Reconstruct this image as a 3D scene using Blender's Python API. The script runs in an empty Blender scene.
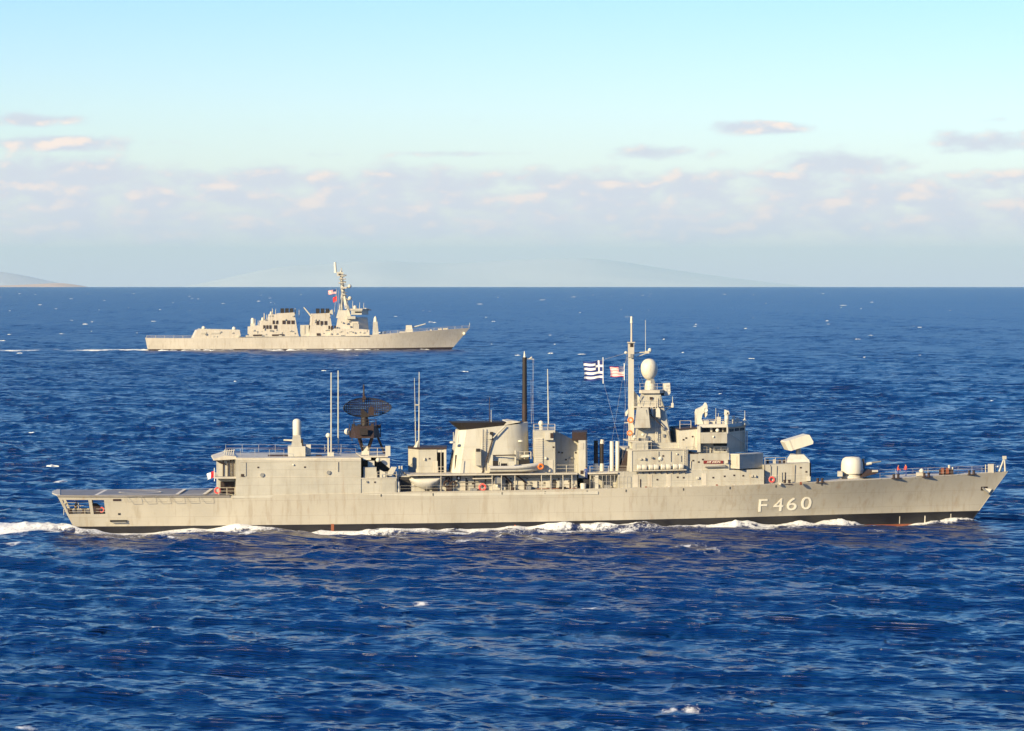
import bpy, math, random
import numpy as np
from mathutils import Vector, Matrix
R = math.radians
random.seed(7)
rng = np.random.default_rng(11)
scene = bpy.context.scene
COL = scene.collection

# ------------------------------------------------------------------ camera
W, H = 1024, 731
FPX = 3666.0
CAM_Z = 34.5
LEVEL = 277.3                      # picture row of the true level line
PITCH = math.atan((H / 2 - LEVEL) / FPX)
RE = 9.9e6                       # earth radius with refraction
cam_d = bpy.data.cameras.new('camera')
cam_d.sensor_width = 36.0
cam_d.lens = FPX / W * 36.0
cam_d.clip_start = 1.0
cam_d.clip_end = 400000.0
cam = bpy.data.objects.new('camera', cam_d)
COL.objects.link(cam)
cam.location = (0, 0, CAM_Z)
cam.rotation_euler = (R(90) - PITCH, 0, 0)
scene.camera = cam
scene.render.resolution_x, scene.render.resolution_y = W, H

# ------------------------------------------------------------------ light
SUN_EL, SUN_AZ = 20.0, 42.5        # azimuth: degrees to the left of straight behind the camera
sdir = Vector((-math.sin(R(SUN_AZ)) * math.cos(R(SUN_EL)), -math.cos(R(SUN_AZ)) * math.cos(R(SUN_EL)), math.sin(R(SUN_EL))))
sun_d = bpy.data.lights.new('sun', 'SUN')
sun_d.energy = 4.0
sun_d.angle = R(0.5)
sun_d.color = (1.0, 0.80, 0.45)
sun = bpy.data.objects.new('sun', sun_d)
COL.objects.link(sun)
sun.rotation_euler = sdir.to_track_quat('Z', 'Y').to_euler()
SKY_STRENGTH = 0.06
EXPOSURE = 1.3
scene.view_settings.view_transform = 'Standard'
scene.view_settings.look = 'None'
scene.view_settings.exposure = EXPOSURE
scene.view_settings.gamma = 1.0
scene.view_settings.use_curve_mapping = False
scene.cycles.volume_bounces = 0
scene.cycles.max_bounces = 6

HAZE_DENSITY = 1.4e-5


class NT:
    """small helper to write node trees"""
    def __init__(self, tree):
        self.t = tree; tree.nodes.clear()
    def n(self, typ, **kw):
        nd = self.t.nodes.new(typ)
        for k, v in kw.items(): setattr(nd, k, v)
        return nd
    def put(self, sock, v):
        if isinstance(v, bpy.types.NodeSocket): self.t.links.new(v, sock)
        else: sock.default_value = v
    def m(self, op, a, b=0.0, c=0.0, clamp=False):
        nd = self.n('ShaderNodeMath', operation=op); nd.use_clamp = clamp
        self.put(nd.inputs[0], a); self.put(nd.inputs[1], b); self.put(nd.inputs[2], c)
        return nd.outputs[0]
    def ramp(self, v, lo, hi, a=0.0, b=1.0):
        nd = self.n('ShaderNodeMapRange', interpolation_type='SMOOTHSTEP')
        self.put(nd.inputs[0], v); self.put(nd.inputs[1], lo); self.put(nd.inputs[2], hi)
        self.put(nd.inputs[3], a); self.put(nd.inputs[4], b)
        return nd.outputs[0]
    def noise(self, vec, scale, detail=4.0, rough=0.55, dist=0.0):
        nd = self.n('ShaderNodeTexNoise')
        self.put(nd.inputs['Vector'], vec); nd.inputs['Scale'].default_value = scale
        nd.inputs['Detail'].default_value = detail; nd.inputs['Roughness'].default_value = rough
        nd.inputs['Distortion'].default_value = dist
        return nd.outputs[0]
    def mix(self, f, a, b):
        nd = self.n('ShaderNodeMix', data_type='RGBA')
        self.put(nd.inputs[0], f); self.put(nd.inputs[6], a); self.put(nd.inputs[7], b)
        return nd.outputs[2]
    def xyz(self, x, y, z=0.0):
        nd = self.n('ShaderNodeCombineXYZ')
        for i, v in enumerate((x, y, z)): self.put(nd.inputs[i], v)
        return nd.outputs[0]


def make_world():
    w = bpy.data.worlds.new('World'); scene.world = w; w.use_nodes = True
    N = NT(w.node_tree)
    out = N.n('ShaderNodeOutputWorld'); bg = N.n('ShaderNodeBackground')
    N.t.links.new(bg.outputs[0], out.inputs[0])
    sky = N.n('ShaderNodeTexSky', sky_type='NISHITA')
    sky.sun_disc = False
    sky.sun_elevation = R(SUN_EL)
    sky.sun_rotation = R(180 + SUN_AZ)
    sky.altitude = 30.0; sky.air_density = 1.0; sky.dust_density = 0.15; sky.ozone_density = 1.0
    geo = N.n('ShaderNodeTexCoord')
    sep = N.n('ShaderNodeSeparateXYZ'); N.t.links.new(geo.outputs['Generated'], sep.inputs[0])
    x, y, z = sep.outputs
    az = N.m('MULTIPLY', N.m('ARCTAN2', x, y), 57.2958)          # degrees, right of straight ahead
    el = N.m('MULTIPLY', N.m('ARCSINE', z), 57.2958)             # degrees above level
    # broad low banks of cloud: each one centre azimuth, elevation, half widths (degrees), weight
    K = 57.2958 / FPX
    banks = []
    for px, py, sx, sy, wt in ((45, 121, 60, 9, .95), (60, 144, 95, 11, 1.0), (60, 178, 150, 24, 1.0), (260, 182, 160, 22, .98),
                               (455, 154, 75, 5, .75), (470, 186, 150, 20, .9), (262, 130, 18, 4, .6), (758, 128, 60, 8, 1.0),
                               (665, 153, 75, 11, .9), (640, 190, 140, 20, .95), (850, 166, 95, 17, 1.0), (985, 145, 80, 18, .95),
                               (900, 196, 190, 24, 1.0), (325, 155, 35, 6, .7), (980, 122, 50, 6, .55)):
        banks.append(((px - 512) * K, (LEVEL - py) * K, sx * K, sy * K, wt))
    cover = None
    for a0, e0, sa, se, wt in banks:
        da = N.m('DIVIDE', N.m('SUBTRACT', az, a0), sa); de = N.m('DIVIDE', N.m('SUBTRACT', el, e0), se)
        q = N.m('ADD', N.m('MULTIPLY', da, da), N.m('MULTIPLY', de, de))
        g = N.m('MULTIPLY', N.m('EXPONENT', N.m('MULTIPLY', q, -1.0)), wt)
        cover = g if cover is None else N.m('MAXIMUM', cover, g)
    deck = N.m('MULTIPLY', N.ramp(el, 2.05, 1.45), N.ramp(el, 0.2, 0.8))
    cover = N.m('MAXIMUM', cover, N.m('MULTIPLY', deck, 0.80))
    def dens(da, de):
        v = N.xyz(N.m('ADD', az, da), N.m('MULTIPLY', N.m('ADD', el, de), 2.1), 5.1)
        n1 = N.noise(v, 1.45, 8.0, 0.54, 0.1)
        return N.m('ADD', cover, N.m('MULTIPLY', N.m('SUBTRACT', n1, 0.5), 1.7))
    d0 = dens(0.0, 0.0); d1 = dens(-0.15, 0.12)
    cl = N.ramp(d0, 0.32, 0.90)
    lit = N.ramp(N.m('SUBTRACT', d0, d1), -0.02, 0.36)
    lit = N.m('MULTIPLY', lit, N.ramp(d0, 0.35, 0.8))
    s = 1.0 / SKY_STRENGTH
    shade_c = (0.290 * s, 0.302 * s, 0.342 * s, 1); lit_c = (0.52 * s, 0.395 * s, 0.315 * s, 1)
    cc = N.mix(lit, shade_c, lit_c)
    wb = N.n('ShaderNodeMix', data_type='RGBA', blend_type='MULTIPLY'); wb.inputs[0].default_value = 1.0     # camera white balance of the sky
    N.t.links.new(sky.outputs[0], wb.inputs[6]); wb.inputs[7].default_value = (0.80, 0.905, 1.20, 1)
    hs = N.n('ShaderNodeHueSaturation'); hs.inputs['Saturation'].default_value = 1.4; N.t.links.new(wb.outputs[2], hs.inputs['Color'])
    mixed = N.mix(N.m('MULTIPLY', cl, 0.86), hs.outputs[0], cc)
    mist = N.m('MULTIPLY', N.m('EXPONENT', N.m('DIVIDE', N.m('MAXIMUM', el, 0.0), -1.15)), 0.88)
    mixed = N.mix(mist, mixed, (0.425 * s, 0.352 * s, 0.425 * s, 1))
    N.put(bg.inputs[0], mixed); bg.inputs[1].default_value = SKY_STRENGTH
make_world()

# ------------------------------------------------------------------ materials
def mat(name, col, rough=0.5, metal=0.0, spec=0.5):
    m = bpy.data.materials.new(name); m.use_nodes = True
    b = m.node_tree.nodes['Principled BSDF']
    b.inputs['Base Color'].default_value = (*col, 1); b.inputs['Roughness'].default_value = rough
    b.inputs['Metallic'].default_value = metal; b.inputs['Specular IOR Level'].default_value = spec
    return m

def paint(name, col, stain=0.25, rust=0.3, rough=0.55, scale=0.35, seams=0.0):
    """weathered ship paint: blotches, vertical runs, a little rust; plates slightly uneven"""
    m = bpy.data.materials.new(name); m.use_nodes = True
    N = NT(m.node_tree)
    out = N.n('ShaderNodeOutputMaterial'); b = N.n('ShaderNodeBsdfPrincipled'); N.t.links.new(b.outputs[0], out.inputs[0])
    tc = N.n('ShaderNodeTexCoord'); mp = N.n('ShaderNodeMapping'); N.t.links.new(tc.outputs['Object'], mp.inputs[0])
    o = mp.outputs[0]
    mp2 = N.n('ShaderNodeMapping'); N.t.links.new(tc.outputs['Object'], mp2.inputs[0]); mp2.inputs['Scale'].default_value = (1.6, 1.6, 0.16)
    n1 = N.noise(o, scale, 6.0, 0.6); n2 = N.noise(mp2.outputs[0], 0.9, 5.0, 0.65); n3 = N.noise(mp2.outputs[0], 0.45, 6.0, 0.7, 0.3)
    dark = tuple(c * (1 - stain) for c in col); lite = tuple(min(1, c * (1 + stain * 0.6)) for c in col)
    c = N.mix(N.ramp(n1, 0.3, 0.7), (*dark, 1), (*lite, 1))
    c = N.mix(N.m('MULTIPLY', N.ramp(n2, 0.48, 0.70), 0.52), c, (col[0] * .72, col[1] * .66, col[2] * .58, 1))
    c = N.mix(N.m('MULTIPLY', N.ramp(n3, 0.57, 0.76), rust), c, (0.27, 0.15, 0.075, 1))
    h = n1
    if seams:
        br = N.n('ShaderNodeTexBrick'); mp3 = N.n('ShaderNodeMapping'); N.t.links.new(tc.outputs['Object'], mp3.inputs[0])
        mp3.inputs['Rotation'].default_value = (R(90), 0, 0)
        N.t.links.new(mp3.outputs[0], br.inputs['Vector'])
        br.inputs['Scale'].default_value = 1.0; br.inputs['Brick Width'].default_value = 5.2; br.inputs['Row Height'].default_value = 2.1
        br.inputs['Mortar Size'].default_value = 0.035; br.inputs['Mortar Smooth'].default_value = 0.6
        c = N.mix(N.m('MULTIPLY', br.outputs['Fac'], seams), c, (col[0] * .55, col[1] * .5, col[2] * .45, 1))
    N.put(b.inputs['Base Color'], c); b.inputs['Roughness'].default_value = rough
    bp = N.n('ShaderNodeBump'); bp.inputs['Strength'].default_value = 0.25; bp.inputs['Distance'].default_value = 0.06
    N.put(bp.inputs['Height'], N.noise(o, 0.8, 3.0)); N.t.links.new(bp.outputs[0], b.inputs['Normal'])
    return m

GREY = paint('grey_ship_paint', (0.375, 0.362, 0.325), 0.12, 0.32, seams=0.40)
HULLG = paint('hull_grey_paint', (0.375, 0.352, 0.308), 0.11, 0.36, scale=0.12, seams=0.36)
PALE = paint('pale_ship_paint', (0.46, 0.445, 0.40), 0.08, 0.12)
DECK = paint('deck_paint', (0.20, 0.185, 0.175), 0.15, 0.25)
EDGE = paint('deck_edge_paint', (0.46, 0.43, 0.38), 0.12, 0.3)
WHITE = paint('white_paint', (0.54, 0.525, 0.475), 0.05, 0.05)
DARK = paint('sooty_black_paint', (0.012, 0.008, 0.009), 0.3, 0.04, 0.7)
BROWN = paint('dark_brown_paint', (0.028, 0.014, 0.014), 0.3, 0.10, 0.7)
BLACK = mat('black_boot_paint', (0.012, 0.011, 0.014), 0.35)
RED = paint('red_bottom_paint', (0.20, 0.058, 0.026), 0.2, 0.4)
GLASS = mat('dark_window_glass', (0.008, 0.009, 0.013), 0.15, 0, 0.25)
SHADE_DARK = mat('painted_shade_dark', (0.02, 0.018, 0.02), 0.8)  # near-black that paints shade into the midships gaps and walls
STEEL = mat('bare_steel', (0.30, 0.29, 0.27), 0.4, 0.4)
ROPE = mat('wire_rope', (0.32, 0.31, 0.31), 0.7)
LETTER = paint('cream_letter_paint', (0.80, 0.76, 0.66), 0.05, 0.08)
PLATE = mat('maroon_board', (0.16, 0.018, 0.018), 0.5)
ORANGE = mat('orange_plastic', (0.75, 0.16, 0.02), 0.5)
REDP = mat('red_plastic', (0.65, 0.06, 0.06), 0.5)
CLOTHW = mat('white_flag_cloth', (0.80, 0.80, 0.80), 0.9)
CLOTHB = mat('navy_flag_cloth', (0.018, 0.035, 0.17), 0.9)
CLOTHR = mat('red_flag_cloth', (0.62, 0.025, 0.04), 0.9)
CANVAS = paint('canvas_cover', (0.50, 0.49, 0.47), 0.1, 0.03, 0.85)
RUBBER = mat('grey_rubber_tube', (0.42, 0.41, 0.40), 0.6)
LIMIT = mat('flight_deck_marking', (0.62, 0.58, 0.52), 0.7)
SKIN = mat('skin', (0.50, 0.30, 0.20), 0.6)
NAVY = mat('navy_overalls', (0.03, 0.06, 0.22), 0.8)
KHAKI = mat('khaki_overalls', (0.30, 0.21, 0.12), 0.8)
VEST = mat('red_vest', (0.55, 0.07, 0.05), 0.8)
HAIR = mat('dark_hair', (0.02, 0.014, 0.012), 0.7)
DEST = paint('destroyer_grey_paint', (0.49, 0.455, 0.405), 0.10, 0.25, scale=0.08, seams=0.3)

# ------------------------------------------------------------------ mesh helpers
class Frame:
    """local frame of a ship: x forward, y to port (away from the camera), z up"""
    def __init__(self, loc, yaw, pitch=0.0):
        self.M = Matrix.Translation(loc) @ Matrix.Rotation(yaw, 4, 'Z') @ Matrix.Rotation(-pitch, 4, 'Y')
        self.I = self.M.inverted()
        self.o = self.I @ Vector((0, 0, CAM_Z))
    def ray(self, px, py):
        c, s = math.cos(PITCH), math.sin(PITCH)
        a, b = (px - W / 2) / FPX, (H / 2 - py) / FPX
        return (self.I.to_3x3() @ Vector((a, c + b * s, -s + b * c)))
    def p(self, px, py, v):
        """point on the plane v metres starboard (towards the camera) of the centreline"""
        d = self.ray(px, py); t = (-v - self.o.y) / d.y
        return self.o + d * t
    def z(self, px, py, z):
        d = self.ray(px, py); t = (z - self.o.z) / d.z
        return self.o + d * t
    def x(self, px, v): return self.p(px, 480, v).x
    def h(self, px, py, v): return self.p(px, py, v).z

class MB:
    def __init__(self): self.v = []; self.f = []; self.mi = []; self.cur = 0
    def add(self, vs, fs):
        b = len(self.v); self.v += [tuple(p) for p in vs]
        self.f += [tuple(i + b for i in f) for f in fs]; self.mi += [self.cur] * len(fs); return self
    def prism(self, a, b):
        """a, b: two rings of the same length, capped"""
        n = len(a)
        fs = [(i, (i + 1) % n, n + (i + 1) % n, n + i) for i in range(n)]
        fs += [tuple(range(n - 1, -1, -1)), tuple(range(n, 2 * n))]
        return self.add(list(a) + list(b), fs)
    def box(self, c, s):
        x, y, z = c; a, b, h = s[0] / 2, s[1] / 2, s[2] / 2
        return self.prism([(x - a, y - b, z - h), (x + a, y - b, z - h), (x + a, y + b, z - h), (x - a, y + b, z - h)],
                          [(x - a, y - b, z + h), (x + a, y - b, z + h), (x + a, y + b, z + h), (x - a, y + b, z + h)])
    def tube(self, p, q, r0, r1=None, n=8):
        r1 = r0 if r1 is None else r1
        p, q = Vector(p), Vector(q); d = (q - p)
        if d.length < 1e-6: return self
        d.normalize(); u = d.orthogonal().normalized(); w = d.cross(u)
        ring = lambda c, r: [c + (u * math.cos(2 * math.pi * i / n) + w * math.sin(2 * math.pi * i / n)) * r for i in range(n)]
        return self.prism(ring(p, r0), ring(q, r1))
    def lathe(self, c, prof, n=20, axis='z'):
        """prof: list of (radius, height along axis) from c"""
        c = Vector(c); vs = []; fs = []
        for r, h in prof:
            for i in range(n):
                a = 2 * math.pi * i / n
                p = (r * math.cos(a), r * math.sin(a), h)
                if axis == 'x': p = (h, r * math.cos(a), r * math.sin(a))
                if axis == 'y': p = (r * math.cos(a), h, r * math.sin(a))
                vs.append(c + Vector(p))
        for k in range(len(prof) - 1):
            for i in range(n):
                j = (i + 1) % n
                fs.append((k * n + i, k * n + j, (k + 1) * n + j, (k + 1) * n + i))
        fs.append(tuple(range(n - 1, -1, -1))); m = (len(prof) - 1) * n; fs.append(tuple(m + i for i in range(n)))
        return self.add(vs, fs)
    def ball(self, c, r, sy=1.0, n=14):
        prof = [(max(1e-3, r * math.sin(math.pi * k / 10)), -r * sy * math.cos(math.pi * k / 10)) for k in range(11)]
        return self.lathe(c, prof, n)
    def torus(self, c, r, t, axis='y', n=18, m=8):
        vs = []; fs = []
        for i in range(n):
            a = 2 * math.pi * i / n
            for j in range(m):
                b = 2 * math.pi * j / m; q = r + t * math.cos(b); h = t * math.sin(b)
                p = (q * math.cos(a), h, q * math.sin(a)) if axis == 'y' else (q * math.cos(a), q * math.sin(a), h)
                vs.append((c[0] + p[0], c[1] + p[1], c[2] + p[2]))
        for i in range(n):
            for j in range(m):
                fs.append((i * m + j, i * m + (j + 1) % m, ((i + 1) % n) * m + (j + 1) % m, ((i + 1) % n) * m + j))
        return self.add(vs, fs)
    def build(self, name, mats, parent=None, smooth=False, label=None):
        me = bpy.data.meshes.new(name); me.from_pydata(self.v, [], self.f)
        mats = mats if isinstance(mats, (list, tuple)) else [mats]
        for m in mats: me.materials.append(m)
        if len(mats) > 1: me.polygons.foreach_set('material_index', self.mi)
        import bmesh
        bm = bmesh.new(); bm.from_mesh(me); bmesh.ops.recalc_face_normals(bm, faces=bm.faces)
        if smooth:
            for f in bm.faces: f.smooth = True
            for e in bm.edges:
                if len(e.link_faces) != 2 or e.calc_face_angle(0) > R(38): e.smooth = False
        bm.to_mesh(me); bm.free()
        o = bpy.data.objects.new(name, me); COL.objects.link(o)
        if parent: o.parent = parent
        if label: o['label'] = label
        return o

def thing(name, label, cat, frame, loc=(0, 0, 0), group=None):
    o = bpy.data.objects.new(name, None); COL.objects.link(o)
    o.matrix_world = frame.M @ Matrix.Translation(loc) if frame else Matrix.Translation(loc)
    o['label'] = label; o['category'] = cat
    if group: o['group'] = group
    return o

def tag(o, label=None, cat=None, group=None, kind=None):
    for k, v in (('label', label), ('category', cat), ('group', group), ('kind', kind)):
        if v: o[k] = v
    return o

class Ship:
    def __init__(self, frame, root, base):
        self.F, self.root, self.base = frame, root, base
    def P(self, *a): return self.F.p(*a)
    def prof(self, name, pts, v1, v2, m=None, parent=None, **k):
        """a side outline at v1 carried across to v2"""
        a = [self.F.p(x, y, v1) for x, y in pts]; b = [Vector((q.x, -v2, q.z)) for q in a]
        return MB().prism(a, b).build(name, m or self.base, parent or self.root, **k)
    def plan(self, name, pts, y0, y1, vr, m=None, parent=None, top=None, **k):
        """a deck plan [(px, v)] raised from row y0 to row y1 (rows read on the plane vr)"""
        px = sum(p[0] for p in pts) / len(pts)
        z0, z1 = self.F.h(px, y0, vr), self.F.h(px, y1, vr)
        a = [Vector((self.F.x(x, v), -v, z0)) for x, v in pts]
        b = [Vector((self.F.x(x, v), -v, z1)) for x, v in (top or pts)]
        return MB().prism(a, b).build(name, m or self.base, parent or self.root, **k)
    def pole(self, name, a, b, r0, r1=None, m=None, parent=None, n=8):
        return MB().tube(self.P(*a), self.P(*b), r0, r1, n).build(name, m or self.base, parent or self.root, smooth=True)
    def rail(self, pts, h=1.05, gap=1.6, r=0.024, m=None, parent=None, name='railing'):
        """stanchions with two wires along local points"""
        mb = MB()
        for a, b in zip(pts, pts[1:]):
            a, b = Vector(a), Vector(b); n = max(1, round((b - a).length / gap))
            for i in range(n + 1):
                q = a.lerp(b, i / n); mb.tube(q, q + Vector((0, 0, h)), r * 1.2, n=5)
            for k in (1.0, 0.55): mb.tube(a + Vector((0, 0, h * k)), b + Vector((0, 0, h * k)), r * 0.8, n=5)
        return mb.build(name, EDGE if m is PALE else (m or self.base), parent or self.root)
    def patch(self, name, x0, y0, x1, y1, v, m, parent, t=0.06):
        """a low plate proud of a wall that faces the camera"""
        return self.prof(name, [(x0, y1), (x1, y1), (x1, y0), (x0, y0)], v + t, v - 0.05, m, parent)

def smooth_table(tab, xs):
    tab = np.array(tab, float); t = tab[:, 0]; res = []
    for k in range(1, tab.shape[1]):
        y = tab[:, k]; h = np.diff(t); d = np.diff(y) / h
        s = np.zeros(len(t)); s[0], s[-1] = d[0], d[-1]
        for i in range(1, len(t) - 1):
            s[i] = 0 if d[i - 1] * d[i] <= 0 else 2 * d[i - 1] * d[i] / (d[i - 1] + d[i])
        j = np.clip(np.searchsorted(t, xs) - 1, 0, len(t) - 2); u = (xs - t[j]) / h[j]
        res.append((1 + 2 * u) * (1 - u) ** 2 * y[j] + u * (1 - u) ** 2 * h[j] * s[j] + u * u * (3 - 2 * u) * y[j + 1] + u * u * (u - 1) * h[j] * s[j + 1])
    return res

# ================================================================== the sea
YAW = R(6.3)
FRIG = Frame((2.55, 510.7, 0.0), YAW, R(0.25))
DYAW = R(8.0)
D_D = 1757.0
DEST_F = Frame(((299.5 - 512) / FPX * D_D, D_D, -D_D * D_D / 2 / RE - 0.1), DYAW)

waves = []
for lo, hi, n, slope in ((1.0, 2.4, 22, .074), (2.4, 5.0, 24, .096), (5.0, 9, 22, .105), (9, 18, 18, .090), (20, 45, 12, .036)):
    for i in range(n):
        lam = lo * (hi / lo) ** ((i + rng.random()) / n)
        th = R(238) + rng.normal(0, R(30 if lam > 8 else 42))   # travel direction
        k = 2 * math.pi / lam
        waves.append((k * math.cos(th), k * math.sin(th), slope * math.sqrt(2.0 / n) / k, rng.random() * 6.283))
waves = np.array(waves)

def wl_half(xl):
    """half beam of the frigate at the water, by local x"""
    xs = np.clip((xl + 62.5) / 125.0, 0, 1)
    return np.interp(xs, [0, .05, .16, .3, .45, .6, .7, .76, .82, .88, .94, .98, 1], [5.2, 5.6, 6.3, 6.8, 6.9, 6.5, 5.5, 4.5, 3.3, 2.1, 1.1, .4, 0.05])

def vnoise(x, y, seed=0):
    """cheap smooth value noise on arrays, 0..1"""
    xi = np.floor(x).astype(np.int64); yi = np.floor(y).astype(np.int64); fx = x - xi; fy = y - yi
    fx = fx * fx * (3 - 2 * fx); fy = fy * fy * (3 - 2 * fy)
    def h(a, b):
        n = (a * 374761393 + b * 668265263 + seed * 1442695041) & 0xFFFFFFFF
        n = ((n ^ (n >> 13)) * 1274126177) & 0xFFFFFFFF
        return ((n ^ (n >> 16)) & 0xFFFF) / 65535.0
    return (h(xi, yi) * (1 - fx) + h(xi + 1, yi) * fx) * (1 - fy) + (h(xi, yi + 1) * (1 - fx) + h(xi + 1, yi + 1) * fx) * fy

def fbm(x, y, seed=0, o=4):
    s = 0; a = .5
    for k in range(o): s = s + a * vnoise(x * 2 ** k, y * 2 ** k, seed + k); a *= .5
    return s / (1 - .5 ** o)

def sstep(a, b, x):
    t = np.clip((x - a) / (b - a), 0, 1); return t * t * (3 - 2 * t)

# crests that the frigate pushes up along its side: local x, height, half length
def px2x(px): return FRIG.x(px, 4.0)
HULL_BUMPS = [(px2x(p), h, s) for p, h, s in ((958, .8, 3.2), (930, .2, 3.0), (846, .9, 3.8), (800, .65, 5.0), (726, .80, 5.0), (655, .55, 6.0), (560, .35, 8.0), (450, .25, 9.0), (330, .45, 3.0), (245, .35, 3.0), (120, .2, 5.0))]

def sea_extra(X, Y):
    """bow wave, side wash and wakes: returns added height and foam"""
    c, s = math.cos(YAW), math.sin(YAW)
    ox, oy = FRIG.M.translation.x, FRIG.M.translation.y
    lx = (X - ox) * c + (Y - oy) * s; ly = -(X - ox) * s + (Y - oy) * c
    dz = np.zeros_like(X); foam = np.zeros_like(X)
    near = (np.abs(lx) < 120) & (np.abs(ly) < 45)
    a, b = lx[near], ly[near]
    side = np.abs(b) - wl_half(a)
    inside = (a > -63) & (a < 64)
    n1 = fbm(a * .35, b * .6, 3); n2 = fbm(a * .9, b * 1.3, 9); n3 = fbm(a * .12, b * .25, 21)
    z = np.zeros_like(a)
    for x0, h, w in HULL_BUMPS:
        z += .78 * h * np.exp(-((a - x0) / w) ** 2) * np.exp(-((side - .8) / 1.5) ** 2)
    z *= inside * (.25 + .75 * n1 + .75 * n2)
    # trough under the bow between the first crests
    z -= .75 * np.exp(-((a - px2x(898)) / 6.5) ** 2) * np.exp(-((side - 1) / 3.0) ** 2) * inside
    # rough side wash: ragged white close to the plates, widening aft
    t = np.clip((62 - a) / 125, 0, 1)
    width = 1.5 + 13.0 * t ** .6
    env = np.exp(-np.clip(side - .3, 0, None) / (width * .45)) * (side > -1.2) * inside
    crest = sum(h * np.exp(-((a - x0) / (w * 1.25)) ** 2) for x0, h, w in HULL_BUMPS)
    f = env * (.80 + 1.1 * crest + .25 * t) * sstep(.31, .56, .5 * n1 + .5 * n2 + .10 * env)
    f = np.maximum(f, 1.3 * sstep(.25, .6, crest) * np.exp(-((side - .8) / 1.5) ** 2) * sstep(.28, .5, n2) * inside)
    # a thrown arm of foam leaving the side
    arm = np.exp(-((side - (1.5 + 14 * t)) / (1.0 + 1.4 * t)) ** 2) * sstep(.50, .68, n1 * .6 + n3 * .4) * (a < 45) * (a > -63) * .9
    f = np.maximum(f, arm)
    z += .18 * arm
    # stern wake
    bw = 8.5 + .12 * np.clip(-62 - a, 0, None)
    wk = sstep(-61.5, -63.5, a) * sstep(bw + 1.5, bw - 2.0, np.abs(b)) * np.exp(np.clip(a + 62, -200, 0) / 60)
    f = np.maximum(f, wk * (.55 + 1.2 * sstep(.35, .6, n2 * .5 + n1 * .5)))
    z += wk * (.32 * np.exp((a + 62) / 25) * (.5 + n1) + .35 * (n2 - .4))
    dz[near] = z; foam[near] = np.minimum(f, .80)
    # destroyer wake
    c, s = math.cos(DYAW), math.sin(DYAW)
    ox, oy = DEST_F.M.translation.x, DEST_F.M.translation.y
    lx = (X - ox) * c + (Y - oy) * s; ly = -(X - ox) * s + (Y - oy) * c
    near = (lx < 80) & (lx > -330) & (np.abs(ly) < 30)
    a, b = lx[near], ly[near]
    n = fbm(a * .05, b * .02, 33)
    bw = 8 + .03 * np.clip(-74 - a, 0, None)
    f = sstep(bw + 6, bw - 6, np.abs(b)) * (a < -72) * sstep(.34, .6, n) * np.exp(np.clip(a + 74, -400, 0) / 190) * .8
    f = np.maximum(f, sstep(13, 9, np.abs(b)) * (a > -74) * (a < 62) * .22 * sstep(.4, .6, n))
    foam[near] = np.maximum(foam[near], f)
    return dz, foam

# patches of breaking water that stand out in the picture: x, y px and half size in metres
WHITE_SPOTS = [(686, 549, 1.9, .8), (702, 552, 1.6, .4), (154, 627, 1.3, .5), (24, 726, .7, .5), (680, 712, 1.3, .25), (590, 607, 1.0, .25), (55, 482, 1.8, .5),
               (640, 620, .4, .2), (470, 541, 2.0, .5), (540, 541, 1.5, .4), (870, 372, 1.6, .5), (510, 538, 1.8, .4), (420, 603, .8, .2), (15, 542, 2.0, .4)]
SPOTS = []
for px, py, sx, hz in WHITE_SPOTS:
    dd = CAM_Z * FPX / (py - LEVEL); SPOTS.append(((px - 512) / FPX * dd, dd, sx, hz))

def sea_eval(X, Y, dr, dc, chop=True):
    r = np.hypot(X, Y)
    z = np.zeros_like(X); dx = np.zeros_like(X); dy = np.zeros_like(X); jac = np.zeros_like(X); lost = np.zeros_like(X)
    # groups: the sea is rougher in some places than in others
    grp = .70 + .6 * fbm(X / 38.0, Y / 60.0, 5, 3)
    ux, uy = X / np.maximum(r, 1), Y / np.maximum(r, 1)
    for kx, ky, a, ph in waves:
        kr = np.abs(kx * ux + ky * uy); kt = np.abs(kx * uy - ky * ux)
        wgt = np.clip(2.6 - kr * dr / 1.6, 0, 1) * np.clip(2.6 - kt * dc / 1.6, 0, 1)
        lost += .5 * (a * math.hypot(kx, ky)) ** 2 * (1 - wgt * wgt)
        if not wgt.any(): continue
        aa = a * wgt * grp; p = kx * X + ky * Y + ph
        sn, cs = np.sin(p), np.cos(p); k = math.hypot(kx, ky)
        z += aa * sn; dx += aa * kx / k * cs; dy += aa * ky / k * cs; jac += aa * k * sn
    return z, dx, dy, jac, lost

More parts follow.
